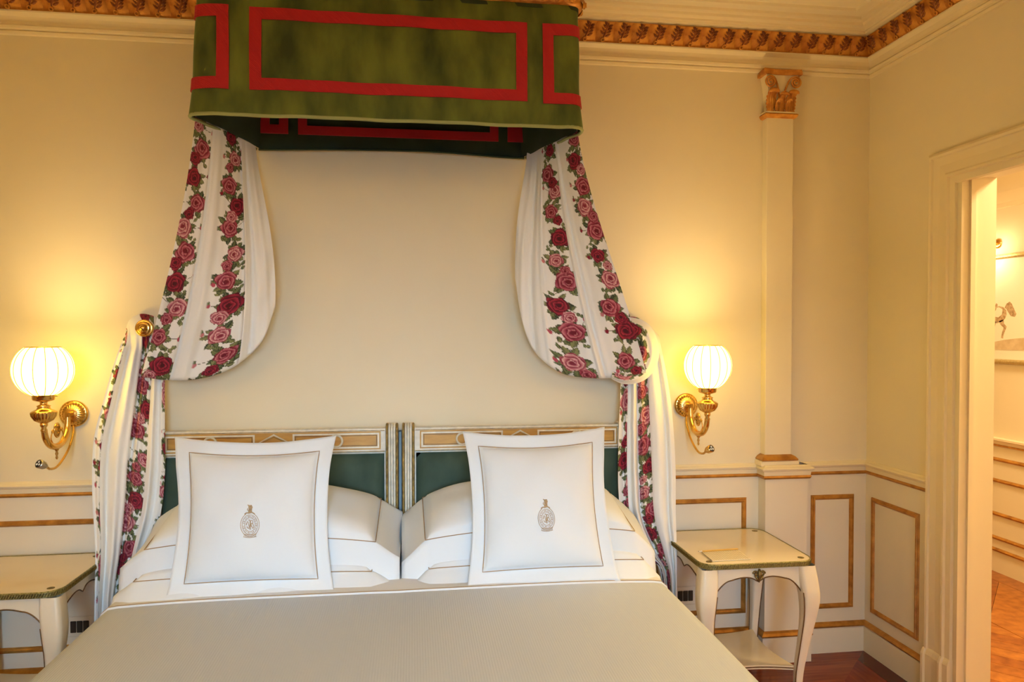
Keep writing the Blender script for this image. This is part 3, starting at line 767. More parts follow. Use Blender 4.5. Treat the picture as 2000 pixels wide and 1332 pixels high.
# gilt crown along the top
cr = MB(); prof = [(-.012, 2.714), (.016, 2.718), (.022, 2.730), (.014, 2.742), (.026, 2.759), (.044, 2.789), (.046, 2.804), (.03, 2.814), (-.02, 2.814)]
ss = np.linspace(0.03, CL-.03, 150)
def cptp(s, o, z):
    a = np.array(cpt(s, CZ1, 0)); b = np.array(cpt(s, CZ1, .01)); n = (b-a)/.01; q = a+n*o; return (q[0], q[1], z)
crown = cr.grid([[cptp(s, o, z) for s in ss] for o, z in prof]).out('crown', M['frieze'], can, True)
sc = None
for i, s in enumerate(np.arange(.08, CL-.06, .052)):
    p = cptp(s, .020, 2.730); p2 = cptp(s+.01, .020, 2.730)
    rz = math.atan2(p2[1]-p[1], p2[0]-p[0])
    if sc is None:
        V = []
        for v in np.linspace(0, 1, 7):
            V.append([(u*.027*math.sqrt(max(.02, 1-(v*2-1)**2)), -.010*(1-u*u)*math.sin(PI*min(.97, v+.05))-.001+.002*math.cos(u*14), -.016+v*.03) for u in np.linspace(-1, 1, 13)])
        mb2 = MB().grid(V)
        mb2.tube([(.010*math.cos(a)*(1-a/14), -.011, -.004+.009*math.sin(a)*(1-a/14)) for a in np.linspace(0, 9, 16)], .0028, 5)
        sc = mb2.out('carved_scroll', M['frieze'], None, True); sc.location = p; sc.rotation_euler = (0, 0, rz); setp(sc, crown)
    else: inst(sc, 'carved_scroll', crown, p, rz)

# ================================================================== DRAPES with rose print
WHITE = np.array([.86, .84, .79])
def paint(s, t, Ls, w, seed):
    """rose print; s along, t across (metres), both arrays; returns rgb"""
    rnd = random.Random(seed); rgb = np.tile(WHITE, s.shape+(1,)).astype(float)
    def put(mask, col): rgb[mask] = col[mask] if isinstance(col, np.ndarray) and col.shape == rgb.shape else col
    def leafp(cs, ct, ang, ln, wd, tone):
        ds, dt = s-cs, t-ct
        a = ds*math.cos(ang)+dt*math.sin(ang); b = -ds*math.sin(ang)+dt*math.cos(ang)
        f = np.clip(a/ln, 0, 1); wv = wd*np.sin(PI*f**.85)*(1+.12*np.sin(a*700))
        m = (a > 0) & (a < ln) & (abs(b) < wv)
        g = np.array([[.040, .062, .028], [.095, .125, .045], [.18, .195, .075]][tone]); hi = np.array([.30, .30, .12])
        vein = (abs(b) < .0011) | (abs(np.sin((a-abs(b)*.9)*420)) < .16)
        rgb[m] = g*(np.where(b > 0, 1.25, .8)[m])[:, None]
        m2 = m & vein; rgb[m2] = .5*g+.5*hi
        m3 = m & (abs(b) > wv*.80); rgb[m3] = np.array([.028, .034, .014])
    def stem(c0, c1, r=.0012):
        d = np.array(c1)-np.array(c0); L2 = d@d
        q = np.clip(((s-c0[0])*d[0]+(t-c0[1])*d[1])/L2, 0, 1)
        m = np.hypot(s-c0[0]-q*d[0], t-c0[1]-q*d[1]) < r; rgb[m] = (.10, .09, .03)
    PAL = [((.16, .004, .018), (.36, .045, .085), (.62, .24, .26)), ((.07, .0, .008), (.23, .004, .022), (.42, .03, .06)), ((.24, .02, .045), (.52, .15, .19), (.80, .52, .48))]
    def rose(cs, ct, R, kind, rot):
        ds, dt = s-cs, t-ct; r = np.hypot(ds, dt); ph = np.arctan2(dt, ds)+rot
        edge = R*(1+.07*np.sin(5*ph)+.05*np.sin(3*ph+1.3)+.03*np.sin(9*ph))
        m = r < edge
        if not m.any(): return
        off = .28*R
        r2 = np.hypot(ds-off*math.cos(rot)*.6, dt-off*math.sin(rot)*.6)/R
        lay = (r2**.8*3.4+ph/(2*PI)+.16*np.sin(4*ph+r2*7)) % 1.0
        d, c, l = [np.array(q) for q in PAL[kind]]
        f = lay[..., None]
        col = np.where(f < .16, d, np.where(f < .5, d+(c-d)*((f-.16)/.34), c+(l-c)*((f-.5)/.5)))
        col = np.where((r2 < .22)[..., None], d*.9, col)
        col = np.where((r > edge*.94)[..., None], d*.7+c*.3, col)
        rgb[m] = col[m]
    n = int(Ls/.104)+2
    cl = []
    for i in range(n):
        cs = i*.104-.03+rnd.uniform(-.014, .014); ct = (-1 if i % 2 else 1)*w*.11+rnd.uniform(-.01, .01)
        cl.append((cs, ct, rnd.uniform(.030, .043), [0, 2, 0, 1, 2, 0, 1][(i+seed) % 7], rnd.uniform(0, 6.28)))
    for i, (cs, ct, R, kd, rot) in enumerate(cl):
        for k in range(9):
            an = 2*PI*k/9+rnd.uniform(-.3, .3); q = R*.72
            leafp(cs+q*math.cos(an), ct+q*math.sin(an)*.8, an+rnd.uniform(-.5, .5), rnd.uniform(.026, .046), rnd.uniform(.009, .014), rnd.choice([0, 1, 1, 2]))
        for sgn in (-1, 1):                                             # sprigs of small leaves between the blooms
            c0 = (cs+.02*sgn, ct); c1 = (cs+.052+rnd.uniform(-.01, .01), sgn*w*rnd.uniform(.22, .36)); stem(c0, c1, .0010)
            for k in range(5):
                f = .45+.14*k; an = rnd.uniform(0, 6.28)
                leafp(c0[0]+(c1[0]-c0[0])*f, c0[1]+(c1[1]-c0[1])*f, an, rnd.uniform(.016, .026), rnd.uniform(.0055, .0085), rnd.choice([1, 1, 2]))
            if rnd.random() < .7:                                       # bud on a stem at the edge of the stripe
                b = (cs+rnd.uniform(-.05, .05), sgn*w*rnd.uniform(.36, .46)); stem((cs, ct+sgn*R*.5), b, .0010)
                m = ((s-b[0])**2/.0098**2+(t-b[1])**2/.0068**2) < 1
                rgb[m] = rnd.choice([(.45, .07, .11), (.24, .006, .025), (.55, .19, .2)])
                leafp(b[0]-.004, b[1], rnd.uniform(2.6, 3.6), .014, .004, 1)
    for c in cl: rose(*c)
    for i, (cs, ct, R, kd, rot) in enumerate(cl):                      # small second blooms beside some roses
        if i % 2 == 0: rose(cs+.046, ct+(.030 if ct < 0 else -.030), R*.66, (kd+1) % 3, rot+1)
    return rgb
def u_grid(stripes, fine, coarse):
    g = []; cur = 0.0
    for a, b, *_ in stripes:
        if a > cur: g += list(np.linspace(cur, a, max(2, int((a-cur)/coarse)+1)))[:-1]
        g += list(np.linspace(a, b, max(3, int((b-a)/fine)+1))); cur = b+1e-4
    if cur < 1: g += list(np.linspace(cur, 1, max(2, int((1-cur)/coarse)+1)))
    return np.array(g)
def cloth(name, P, us, stripes, Ls, parent, seed, s0=0):
    """P rows x cols x 3; stripes = (u0, u1, width m, t offset)"""
    R, Cn = P.shape[:2]
    vs = np.linspace(0, Ls, R); sg, ug = np.meshgrid(vs, us, indexing='ij')
    rgb = np.tile(WHITE, (R, Cn, 1)).astype(float)
    for k, (a, b, wd, t0, t1) in enumerate(stripes):
        cols = np.where((us >= a) & (us <= b))[0]
        t = t0+(us[cols]-a)/(b-a)*(t1-t0)
        rgb[:, cols] = paint(np.repeat(vs[:, None]+s0, len(cols), 1), np.repeat(t[None], R, 0), Ls+s0, wd, seed+k*13)
    idx = np.arange(R*Cn).reshape(R, Cn)
    Fq = np.stack([idx[:-1, :-1], idx[:-1, 1:], idx[1:, 1:], idx[1:, :-1]], -1).reshape(-1, 4)
    me = bpy.data.meshes.new(name)
    me.vertices.add(R*Cn); me.vertices.foreach_set('co', P.reshape(-1).astype(np.float32))
    me.loops.add(len(Fq)*4); me.loops.foreach_set('vertex_index', Fq.reshape(-1).astype(np.int32))
    me.polygons.add(len(Fq)); me.polygons.foreach_set('loop_start', np.arange(0, len(Fq)*4, 4, dtype=np.int32))
    me.update(calc_edges=True); me.validate()
    me.polygons.foreach_set('use_smooth', [True]*len(me.polygons))
    ca = me.color_attributes.new('print', 'FLOAT_COLOR', 'POINT')
    ca.data.foreach_set('color', np.concatenate([rgb.reshape(-1, 3), np.ones((R*Cn, 1))], 1).astype(np.float32).reshape(-1))
    me.materials.append(M['floral'])
    o = bpy.data.objects.new(name, me); COL.objects.link(o); setp(o, parent); return o
def interp_tab(tab, u):
    T = np.array(tab, float); return np.stack([np.interp(u, T[:, 0], T[:, k]) for k in range(1, T.shape[1])], -1)
def smooth_tab(tab, u, n=200):
    T = spline(tab, n); o = np.argsort(T[:, 0]); T = T[o]; return np.stack([np.interp(u, T[:, 0], T[:, k]) for k in range(1, T.shape[1])], -1)
def swag(parent, T, B, H, K, sr, dB, folds, stripes, seed, nrow=430):
    us = u_grid(stripes, .0052, .012)
    tp = np.array([cpt(q, 2.31, -.010) for q in np.interp(us, [0, 1], sr)]); top = np.array([proj(p) for p in tp]); bot = smooth_tab(B, us); hd = smooth_tab(H, us); kk = smooth_tab(K, us)
    yT = tp[:, 1]; yB = np.interp(us, [0, 1], dB)
    nf = int(nrow*.84); nbk = nrow-nf
    v = np.linspace(0, 1, nf)[:, None, None]
    p1 = top+np.array([0, 1])*(bot-top)*.30+np.array([1, 0])*(bot-top)*.12
    p2 = bot+hd
    px = top*(1-v)**3+3*p1*v*(1-v)**2+3*p2*v*v*(1-v)+bot*v**3
    vv = v[..., 0]
    y = yT[None]*(1-vv)+yB[None]*vv-.07*np.sin(PI*np.clip(vv, 0, 1))*(.4+.6*vv)
    fo = sum(A*np.exp(-((us-c)/wd)**2) for c, wd, A in folds)
    fo = fo+.004*np.sin(us*24+1)+.0015*np.sin(us*61)
    y = y-fo[None]*np.clip(vv*4, 0, 1)*(.55+.45*vv)
    y = y-.006*np.sin((us[None]*1.6+vv*2.2)*9)*vv**2                   # slack wrinkles near the bottom
    # round the bottom edge and return to the holdback behind
    w_ = np.linspace(0, 1, nbk+1)[1:][:, None]
    yb_end = y[-1]
    bx = bot[None]*(1-w_[..., None])+kk[None]*w_[..., None]+np.array([0, 1])*(np.sin(PI*w_)*.0)[..., None]
    ybk = yb_end[None]*(1-w_)+(-.045)*w_+.11*np.sin(PI*np.sqrt(w_))*.55
    ybk = np.minimum(ybk, -.02)
    PX = np.concatenate([px, bx], 0); Yv = np.concatenate([y, ybk], 0)
    # soften the turn
    for _ in range(10):
        Yv[nf-12:nf+12] = .25*Yv[nf-13:nf+11]+.5*Yv[nf-12:nf+12]+.25*Yv[nf-11:nf+13]
    Yv = np.minimum(Yv, -.018)
    P = onYa(PX[..., 0], PX[..., 1], Yv)
    return cloth('swag', P, us, stripes, 1.28, parent, seed)
def tail(parent, L, Rr, arc, dep, folds, stripes, seed, kx, nrow=330):
    us = u_grid(stripes, .0075, .014)
    n = nrow; l = spline(L, n); r = spline(Rr, n); a = smooth_tab(arc, us)
    v = np.linspace(0, 1, n)
    px = l[:, None]*(1-us)[None, :, None]+r[:, None]*us[None, :, None]
    # top: starts on the arc over the holdback
    bl = np.clip(1-v/.07, 0, 1)[:, None, None]**1.3
    px = px*(1-bl)+a[None]*bl
    d = np.array(dep, float)                                     # rows (v, y at u=0, y at u=.5, y at u=1)
    y0, y1, y2 = [np.interp(v, d[:, 0], d[:, k]) for k in (1, 2, 3)]
    y = np.where(us[None] < .5, y0[:, None]+(y1-y0)[:, None]*us[None]*2, y1[:, None]+(y2-y1)[:, None]*(us[None]-.5)*2)
    amp = np.interp(v, [0, .05, .12, .4, 1], [0, .4, .8, 1, 1])[:, None]
    fo = sum(A*np.exp(-((us-c)/wd)**2) for c, wd, A in folds)
    y = y-fo[None]*amp-.005*np.sin(us*40+2)[None]*amp-.006*np.sin(v*9+us[None]*5 if False else (v[:, None]*9+us[None]*5))*amp
    y = np.minimum(y, -.012)
    P = onYa(px[..., 0], px[..., 1], y)
    P[..., 2] = np.maximum(P[..., 2], .012)
    return cloth('tail', P, us, stripes, 1.45, parent, seed)
def holdback(parent, c, ry=0):
    mb = MB().lathe([(.012, -.0), (.012, .115)], c, 'y', 16)
    prof = [(.030, .112), (.034, .118), (.034, .123), (.030, .126), (.027, .124), (.025, .128), (.021, .133), (.017, .131), (.015, .135), (.010, .142), (.004, .145)]
    mb.lathe(prof, c, 'y', 32)
    return mb.out('holdback_knob', M['brass'], parent, True, 'brass rosette knob')
# left drape
dl = thing('bed_drape', 'rose printed white drape tied back to the left brass knob', 'drape', tuple(onY(250, 1200, -.15)*np.array([1, 1, 0])), 'pair of rose printed bed drapes')
stL = [(.0, .25, .14, -.045, .055), (.40, .715, .14, -.065, .050)]
swag(dl,
     [(0, 390, 150), (.3, 432, 150), (.6, 470, 190), (1, 524, 215)],
     [(0, 275, 735), (.2, 318, 742), (.42, 374, 742), (.6, 428, 730), (.73, 470, 708), (.87, 513, 665), (1, 538, 600)],
     [(0, 52, -175), (.3, 52, -190), (.45, 62, -190), (.73, 26, -170), (1, 3, -160)],
     [(0, 278, 690), (.5, 290, 655), (1, 318, 640)],
     (.425, .03), (-.22, -.13), [(.26, .012, -.016), (.36, .03, .012), (.72, .012, .022), (.78, .02, -.020), (.9, .03, .012)], stL, 3)
tail(dl, [(246, 648), (226, 700), (204, 775), (183, 860), (180, 960), (186, 1080), (184, 1190), (182, 1330)],
     [(322, 640), (322, 740), (322, 840), (322, 930), (312, 1010), (285, 1080), (262, 1150), (248, 1330)],
     [(0, 244, 652), (.25, 252, 626), (.5, 274, 613), (.75, 302, 618), (1, 330, 634)],
     [(0, -.03, -.03, -.03), (.045, -.07, -.10, -.08), (.09, -.10, -.09, -.07), (.3, -.12, -.12, -.11), (.6, -.17, -.14, -.12), (1, -.20, -.17, -.13)],
     [(.08, .035, .018), (.20, .04, -.012), (.36, .06, .020), (.52, .03, -.014), (.58, .015, .014), (.80, .03, .012), (.9, .03, -.012)],
     [(.0, .11, .14, -.075, -.035), (.49, .735, .14, -.042, .036), (.95, 1.0, .14, -.05, -.03)], 31, 281)
holdback(dl, tuple(onY(281, 641, -.125)*np.array([1, 0, 1])))
# right drape
drp = thing('bed_drape', 'rose printed white drape tied back beside the right wall lamp', 'drape', tuple(onY(1270, 1200, -.15)*np.array([1, 1, 0])), 'pair of rose printed bed drapes')
stR = [(.295, .58, .14, .065, -.050), (.735, 1.0, .14, .065, -.045)]
swag(drp,
     [(0, 1020, 225), (.4, 1062, 215), (.7, 1095, 180), (1, 1132, 165)],
     [(0, 1006, 545), (.1, 1020, 630), (.2, 1046, 690), (.33, 1095, 728), (.5, 1150, 738), (.73, 1205, 738), (1, 1262, 728)],
     [(0, -2, -150), (.2, -20, -170), (.45, -55, -190), (.7, -48, -190), (1, -42, -170)],
     [(0, 1215, 645), (.5, 1235, 655), (1, 1258, 690)],
     (CL-.03, CL-.425), (-.13, -.22), [(.10, .03, .012), (.20, .02, -.018), (.285, .012, .014), (.60, .012, .026), (.64, .015, -.022)], stR, 5)
tail(drp, [(1208, 650), (1212, 745), (1208, 860), (1208, 960), (1218, 1020), (1262, 1085), (1292, 1130), (1300, 1330)],
     [(1286, 655), (1300, 720), (1312, 800), (1319, 900), (1320, 1000), (1322, 1080), (1322, 1150), (1325, 1330)],
     [(0, 1206, 655), (.25, 1220, 624), (.5, 1240, 619), (.75, 1264, 632), (1, 1288, 656)],
     [(0, -.03, -.03, -.03), (.045, -.08, -.10, -.07), (.09, -.07, -.09, -.10), (.3, -.11, -.12, -.13), (.6, -.12, -.16, -.20), (1, -.14, -.19, -.22)],
     [(.10, .03, -.012), (.28, .05, .02), (.36, .015, -.014), (.44, .03, .012), (.70, .06, .02), (.86, .04, -.012)],
     [(.0, .16, .14, -.06, -.015), (.37, .59, .14, -.035, .025)], 47, 1235)
holdback(drp, tuple(onY(1236, 648, -.125)*np.array([1, 0, 1])))
def loop(parent, cl, w0, depth, stripes, seed):                 # band of cloth thrown over the holdback
    us = u_grid(stripes, .02, .03); c = spline(cl, 120); d = np.interp(np.linspace(0, 1, 120), *depth)
    tn = np.gradient(c, axis=0); tn /= np.linalg.norm(tn, axis=1)[:, None]; nr = np.stack([-tn[:, 1], tn[:, 0]], 1)
    wv = np.interp(np.linspace(0, 1, 120), *w0)
    q = (us*2-1)
    px = c[:, None]+nr[:, None]*(wv[:, None]*q[None])[..., None]
    y = d[:, None]+.028*(q[None]**2)-.004*np.sin(q*9)[None]
    P = onYa(px[..., 0], px[..., 1], y)
    return cloth('gathered_loop', P, us, stripes, .34, parent, seed)
loop(drp, [(1212, 640), (1232, 640), (1254, 655), (1262, 690), (1248, 722), (1222, 734), (1196, 730)], ([0, .3, .6, 1], [16, 24, 26, 10]), ([0, .3, .6, 1], [-.13, -.165, -.19, -.20]), [(.25, .95, .14, -.05, .05)], 61)

# ================================================================== WALL LAMPS
def shade_mat():
    m = bpy.data.materials.new('lit_pleated_silk'); m.use_nodes = True; N = m.node_tree.nodes; L = m.node_tree.links
    N.remove(N['Principled BSDF'])
    tc = N.new('ShaderNodeTexCoord'); sx = N.new('ShaderNodeSeparateXYZ'); L.new(tc.outputs['Object'], sx.inputs[0])
    at = N.new('ShaderNodeMath'); at.operation = 'ARCTAN2'; L.new(sx.outputs[0], at.inputs[0]); L.new(sx.outputs[1], at.inputs[1])
    cb = N.new('ShaderNodeCombineXYZ'); mul = N.new('ShaderNodeMath'); mul.operation = 'MULTIPLY'; mul.inputs[1].default_value = 9
    L.new(at.outputs[0], mul.inputs[0]); L.new(mul.outputs[0], cb.inputs[0])
    mz = N.new('ShaderNodeMath'); mz.operation = 'MULTIPLY'; mz.inputs[1].default_value = 4; L.new(sx.outputs[2], mz.inputs[0]); L.new(mz.outputs[0], cb.inputs[2])
    no = N.new('ShaderNodeTexNoise'); no.inputs['Scale'].default_value = 1.6; no.inputs['Detail'].default_value = 3; L.new(cb.outputs[0], no.inputs['Vector'])
    r = N.new('ShaderNodeValToRGB'); r.color_ramp.elements[0].position = .3; r.color_ramp.elements[1].position = .72
    r.color_ramp.elements[0].color = (*SHADE_COL[0], 1); r.color_ramp.elements[1].color = (*SHADE_COL[1], 1)
    L.new(no.outputs[0], r.inputs[0])
    e = N.new('ShaderNodeEmission'); e.inputs['Strength'].default_value = SHADE_E; L.new(r.outputs[0], e.inputs['Color'])
    L.new(e.outputs[0], N['Material Output'].inputs[0]); return m
M['shade'] = shade_mat()
M['rib'] = mat('shade_rib', (.45, .32, .10), .6, emit=((.8, .5, .10), .5))
def sconce(label, cx, zc, rg, side):
    zg = 1.362; yl = -.25
    t = thing('wall_lamp', label, 'lamp', (cx, 0, zg-.19), 'brass wall lamps with pleated globe shades')
    # backplate
    zb = zg-.190
    bp = MB().lathe([(.052, 0), (.054, .006), (.054, .014), (.048, .017)], (cx, 0, zb), 'y', 48).out('backplate', M['brass'], t, True)
    MB().lathe([(.047, .016), (.046, .021), (.034, .030), (.018, .034), (.008, .034)], (cx, 0, zb), 'y', 96, .055, 24, (0, 2)).out('fluted_rosette', M['brass'], bp, True)
    MB().lathe([(.010, .03), (.012, .038), (.009, .046), (.005, .05)], (cx, 0, zb), 'y', 16).out('boss', M['brass'], bp, True)
    # arm, in the plane perpendicular to the wall
    MB().bbox(cx-.011, cx+.011, -.074, -.034, zb-.008, zb+.012, .003).out('arm_socket', M['brass'], t)
    pts = spline([(cx, -.062, zb-.002), (cx, -.064, zb-.03), (cx, -.072, zb-.062), (cx, -.105, zb-.098), (cx, -.155, zb-.110), (cx, -.205, zb-.098), (cx, -.238, zb-.068), (cx, yl, zb-.035)], 40)
    MB().tube([tuple(p) for p in pts], [.0105-.003*math.sin(PI*i/39)*0+.002*math.sin(PI*i/39) for i in range(40)], 12).out('arm', M['brass'], t, True)
    MB().lathe([(.010, .0), (.012, .006), (.009, .014), (.010, .022), (.007, .03)], (cx, -.064, zb-.05), n=14).out('arm_collar', M['brass'], t, True)
    MB().lathe([(.002, -.048), (.005, -.042), (.003, -.034), (.006, -.026), (.0035, -.018), (.009, -.008), (.012, 0)], (cx, -.155, zb-.112), n=14).out('finial', M['brass'], t, True)
    # medallion and scrolls inside the arm
    med = MB(); V = []
    ring = [(cx, -.150+.020*math.cos(a), zb-.048+.026*math.sin(a)) for a in np.linspace(0, 2*PI, 25)[:-1]]
    med.tube(ring, .004, 6, closed=True)
    med.prism([(p[1], p[2]) for p in ring], cx-.003, cx+.003, 'x')
    for k in range(6):
        a = k*PI/3; med.tube([(cx+.004*q, -.150+.012*math.cos(a)+.005*math.cos(b), zb-.048+.016*math.sin(a)+.005*math.sin(b)) for q in (-1, 1) for b in np.linspace(0, 2*PI, 7)[:-1]], .0016, 5)
    med.out('medallion', M['brass'], t, True)
    for sy in (-1, 1):
        th = np.linspace(0, 8, 22)
        base_ = spline([(cx, -.150+sy*.03, zb-.098), (cx, -.150+sy*.048, zb-.075), (cx, -.150+sy*.040, zb-.052)], 8)
        spi = [(cx, -.150+sy*(.034+.009*(1-q/9)*math.cos(q)), zb-.050+.009*(1-q/9)*math.sin(q)) for q in th]
        MB().tube([tuple(p) for p in base_]+spi, .0024, 6).out('scroll', M['brass'], t, True)
    # candle stem, fluted bowl, collar
    MB().lathe([(.009, -.262), (.012, -.256), (.008, -.246), (.013, -.238), (.013, -.230), (.009, -.224), (.011, -.212), (.014, -.204)], (cx, yl, zg+.03), n=20).out('stem', M['brass'], t, True)
    MB().lathe([(.014, -.206), (.030, -.196), (.040, -.180), (.042, -.168), (.043, -.165), (.036, -.160), (.024, -.154), (.020, -.146), (.024, -.142), (.012, -.136), (.013, -.126), (.020, -.121)], (cx, yl, zg+.008), n=96, flute=.05, nf=22, frange=(1, 3)).out('bowl', M['brass'], t, True)
    MB().lathe([(.018, -.118), (.034, -.113), (.037, -.108), (.037, -.088), (.046, -.084), (.046, -.081), (.036, -.080)], (cx, yl, zg), n=36).out('gallery', M['brass'], t, True)
    for k in range(3):
        a = k*2.1+.4; MB().tube([(cx+.036*math.cos(a), yl+.036*math.sin(a), zg-.097), (cx+.045*math.cos(a), yl+.045*math.sin(a), zg-.097)], .0035, 8).out('thumb_screw', M['brass'], t)
    # globe: pleated silk, open at the top
    rows = []; ncol = 96
    for i in range(25):
        th = math.radians(34+i*(180-34-24)/24)                          # from the top opening to the gallery
        r = rg*math.sin(th)**.92; z = .101*math.cos(th)
        rows.append([(r*(1+.012*math.cos(16*a)) * math.cos(a), r*(1+.012*math.cos(16*a))*math.sin(a), z) for a in np.linspace(0, 2*PI, ncol+1)[:-1]])
    g = MB().grid(rows, True).out('shade', M['shade'], None, True); g.location = (cx, yl, zg); 
    g.parent = t; g.matrix_parent_inverse = Matrix.Translation(-t.location); g['label'] = 'glowing cream pleated globe'
    for k in range(16):
        a = 2*PI*k/16+.12
        MB().tube([(cx+r*math.cos(a)*1.016, yl+r*math.sin(a)*1.016, zg+z) for r, z in [(rg*math.sin(q)**.92, .101*math.cos(q)) for q in np.radians(np.linspace(34, 156, 22))]], .0015, 5).out('rib', M['rib'], g, True)
    q = math.radians(34); r0 = rg*math.sin(q)**.92; z0 = .101*math.cos(q)
    MB().tube([(cx+r0*math.cos(a), yl+r0*math.sin(a), zg+z0) for a in np.linspace(0, 2*PI, 41)[:-1]], .0018, 6, closed=True).out('rim', M['brass'], g, True)
    bl_ = bpy.data.lights.new('bulb_light', 'POINT'); bl_.energy = BULB_E*(.75 if side < 0 else 1.0); bl_.color = BULB_COL; bl_.shadow_soft_size = .05   # bulb inside the open-topped globe
    bo_ = bpy.data.objects.new('bulb_light', bl_); COL.objects.link(bo_); bo_.location = (cx, yl, zg+.01)
    # reading light on a curved stalk
    st = spline([(cx+side*.0, -.014, zb-.045), (cx-side*.004, -.030, zb-.085), (cx-side*.004, -.075, zb-.140), (cx-side*.002, -.150, zb-.185), (cx, -.205, zb-.188), (cx, -.242, zb-.170)], 30)
    rd = MB().tube([tuple(p) for p in st], .0048, 9).out('reading_stalk', M['brass'], t, True)
    d = np.array([side*.35, -.80, .45]); d /= np.linalg.norm(d); p0 = np.array([cx, -.238, zb-.172])
    MB().tube([tuple(p0+d*q) for q in (-.004, .004, .012, .030, .034)], [.006, .011, .015, .0165, .0165], 18).out('reading_head', M['steel'] if side < 0 else M['brass'], rd, True)
    c0 = p0+d*.0345; MB().tube([tuple(c0), tuple(c0+d*.0008)], .0135, 18).out('lens', M['dark'], rd)
    e1 = np.cross(d, [0, 0, 1]); e1 /= np.linalg.norm(e1); e2 = np.cross(d, e1)
    for k in range(3):
        a = k*2.094+.5; c1 = c0+d*.001+(e1*math.cos(a)+e2*math.sin(a))*.0065; MB().tube([tuple(c1), tuple(c1+d*.001)], .0042, 10).out('led', M['linen'], rd)
    return t
sconce('brass wall lamp with lit globe shade left of the bed', -1.362, 0, .100, -1)
sconce('brass wall lamp with lit globe shade right of the bed', 1.224, 0, .097, 1)

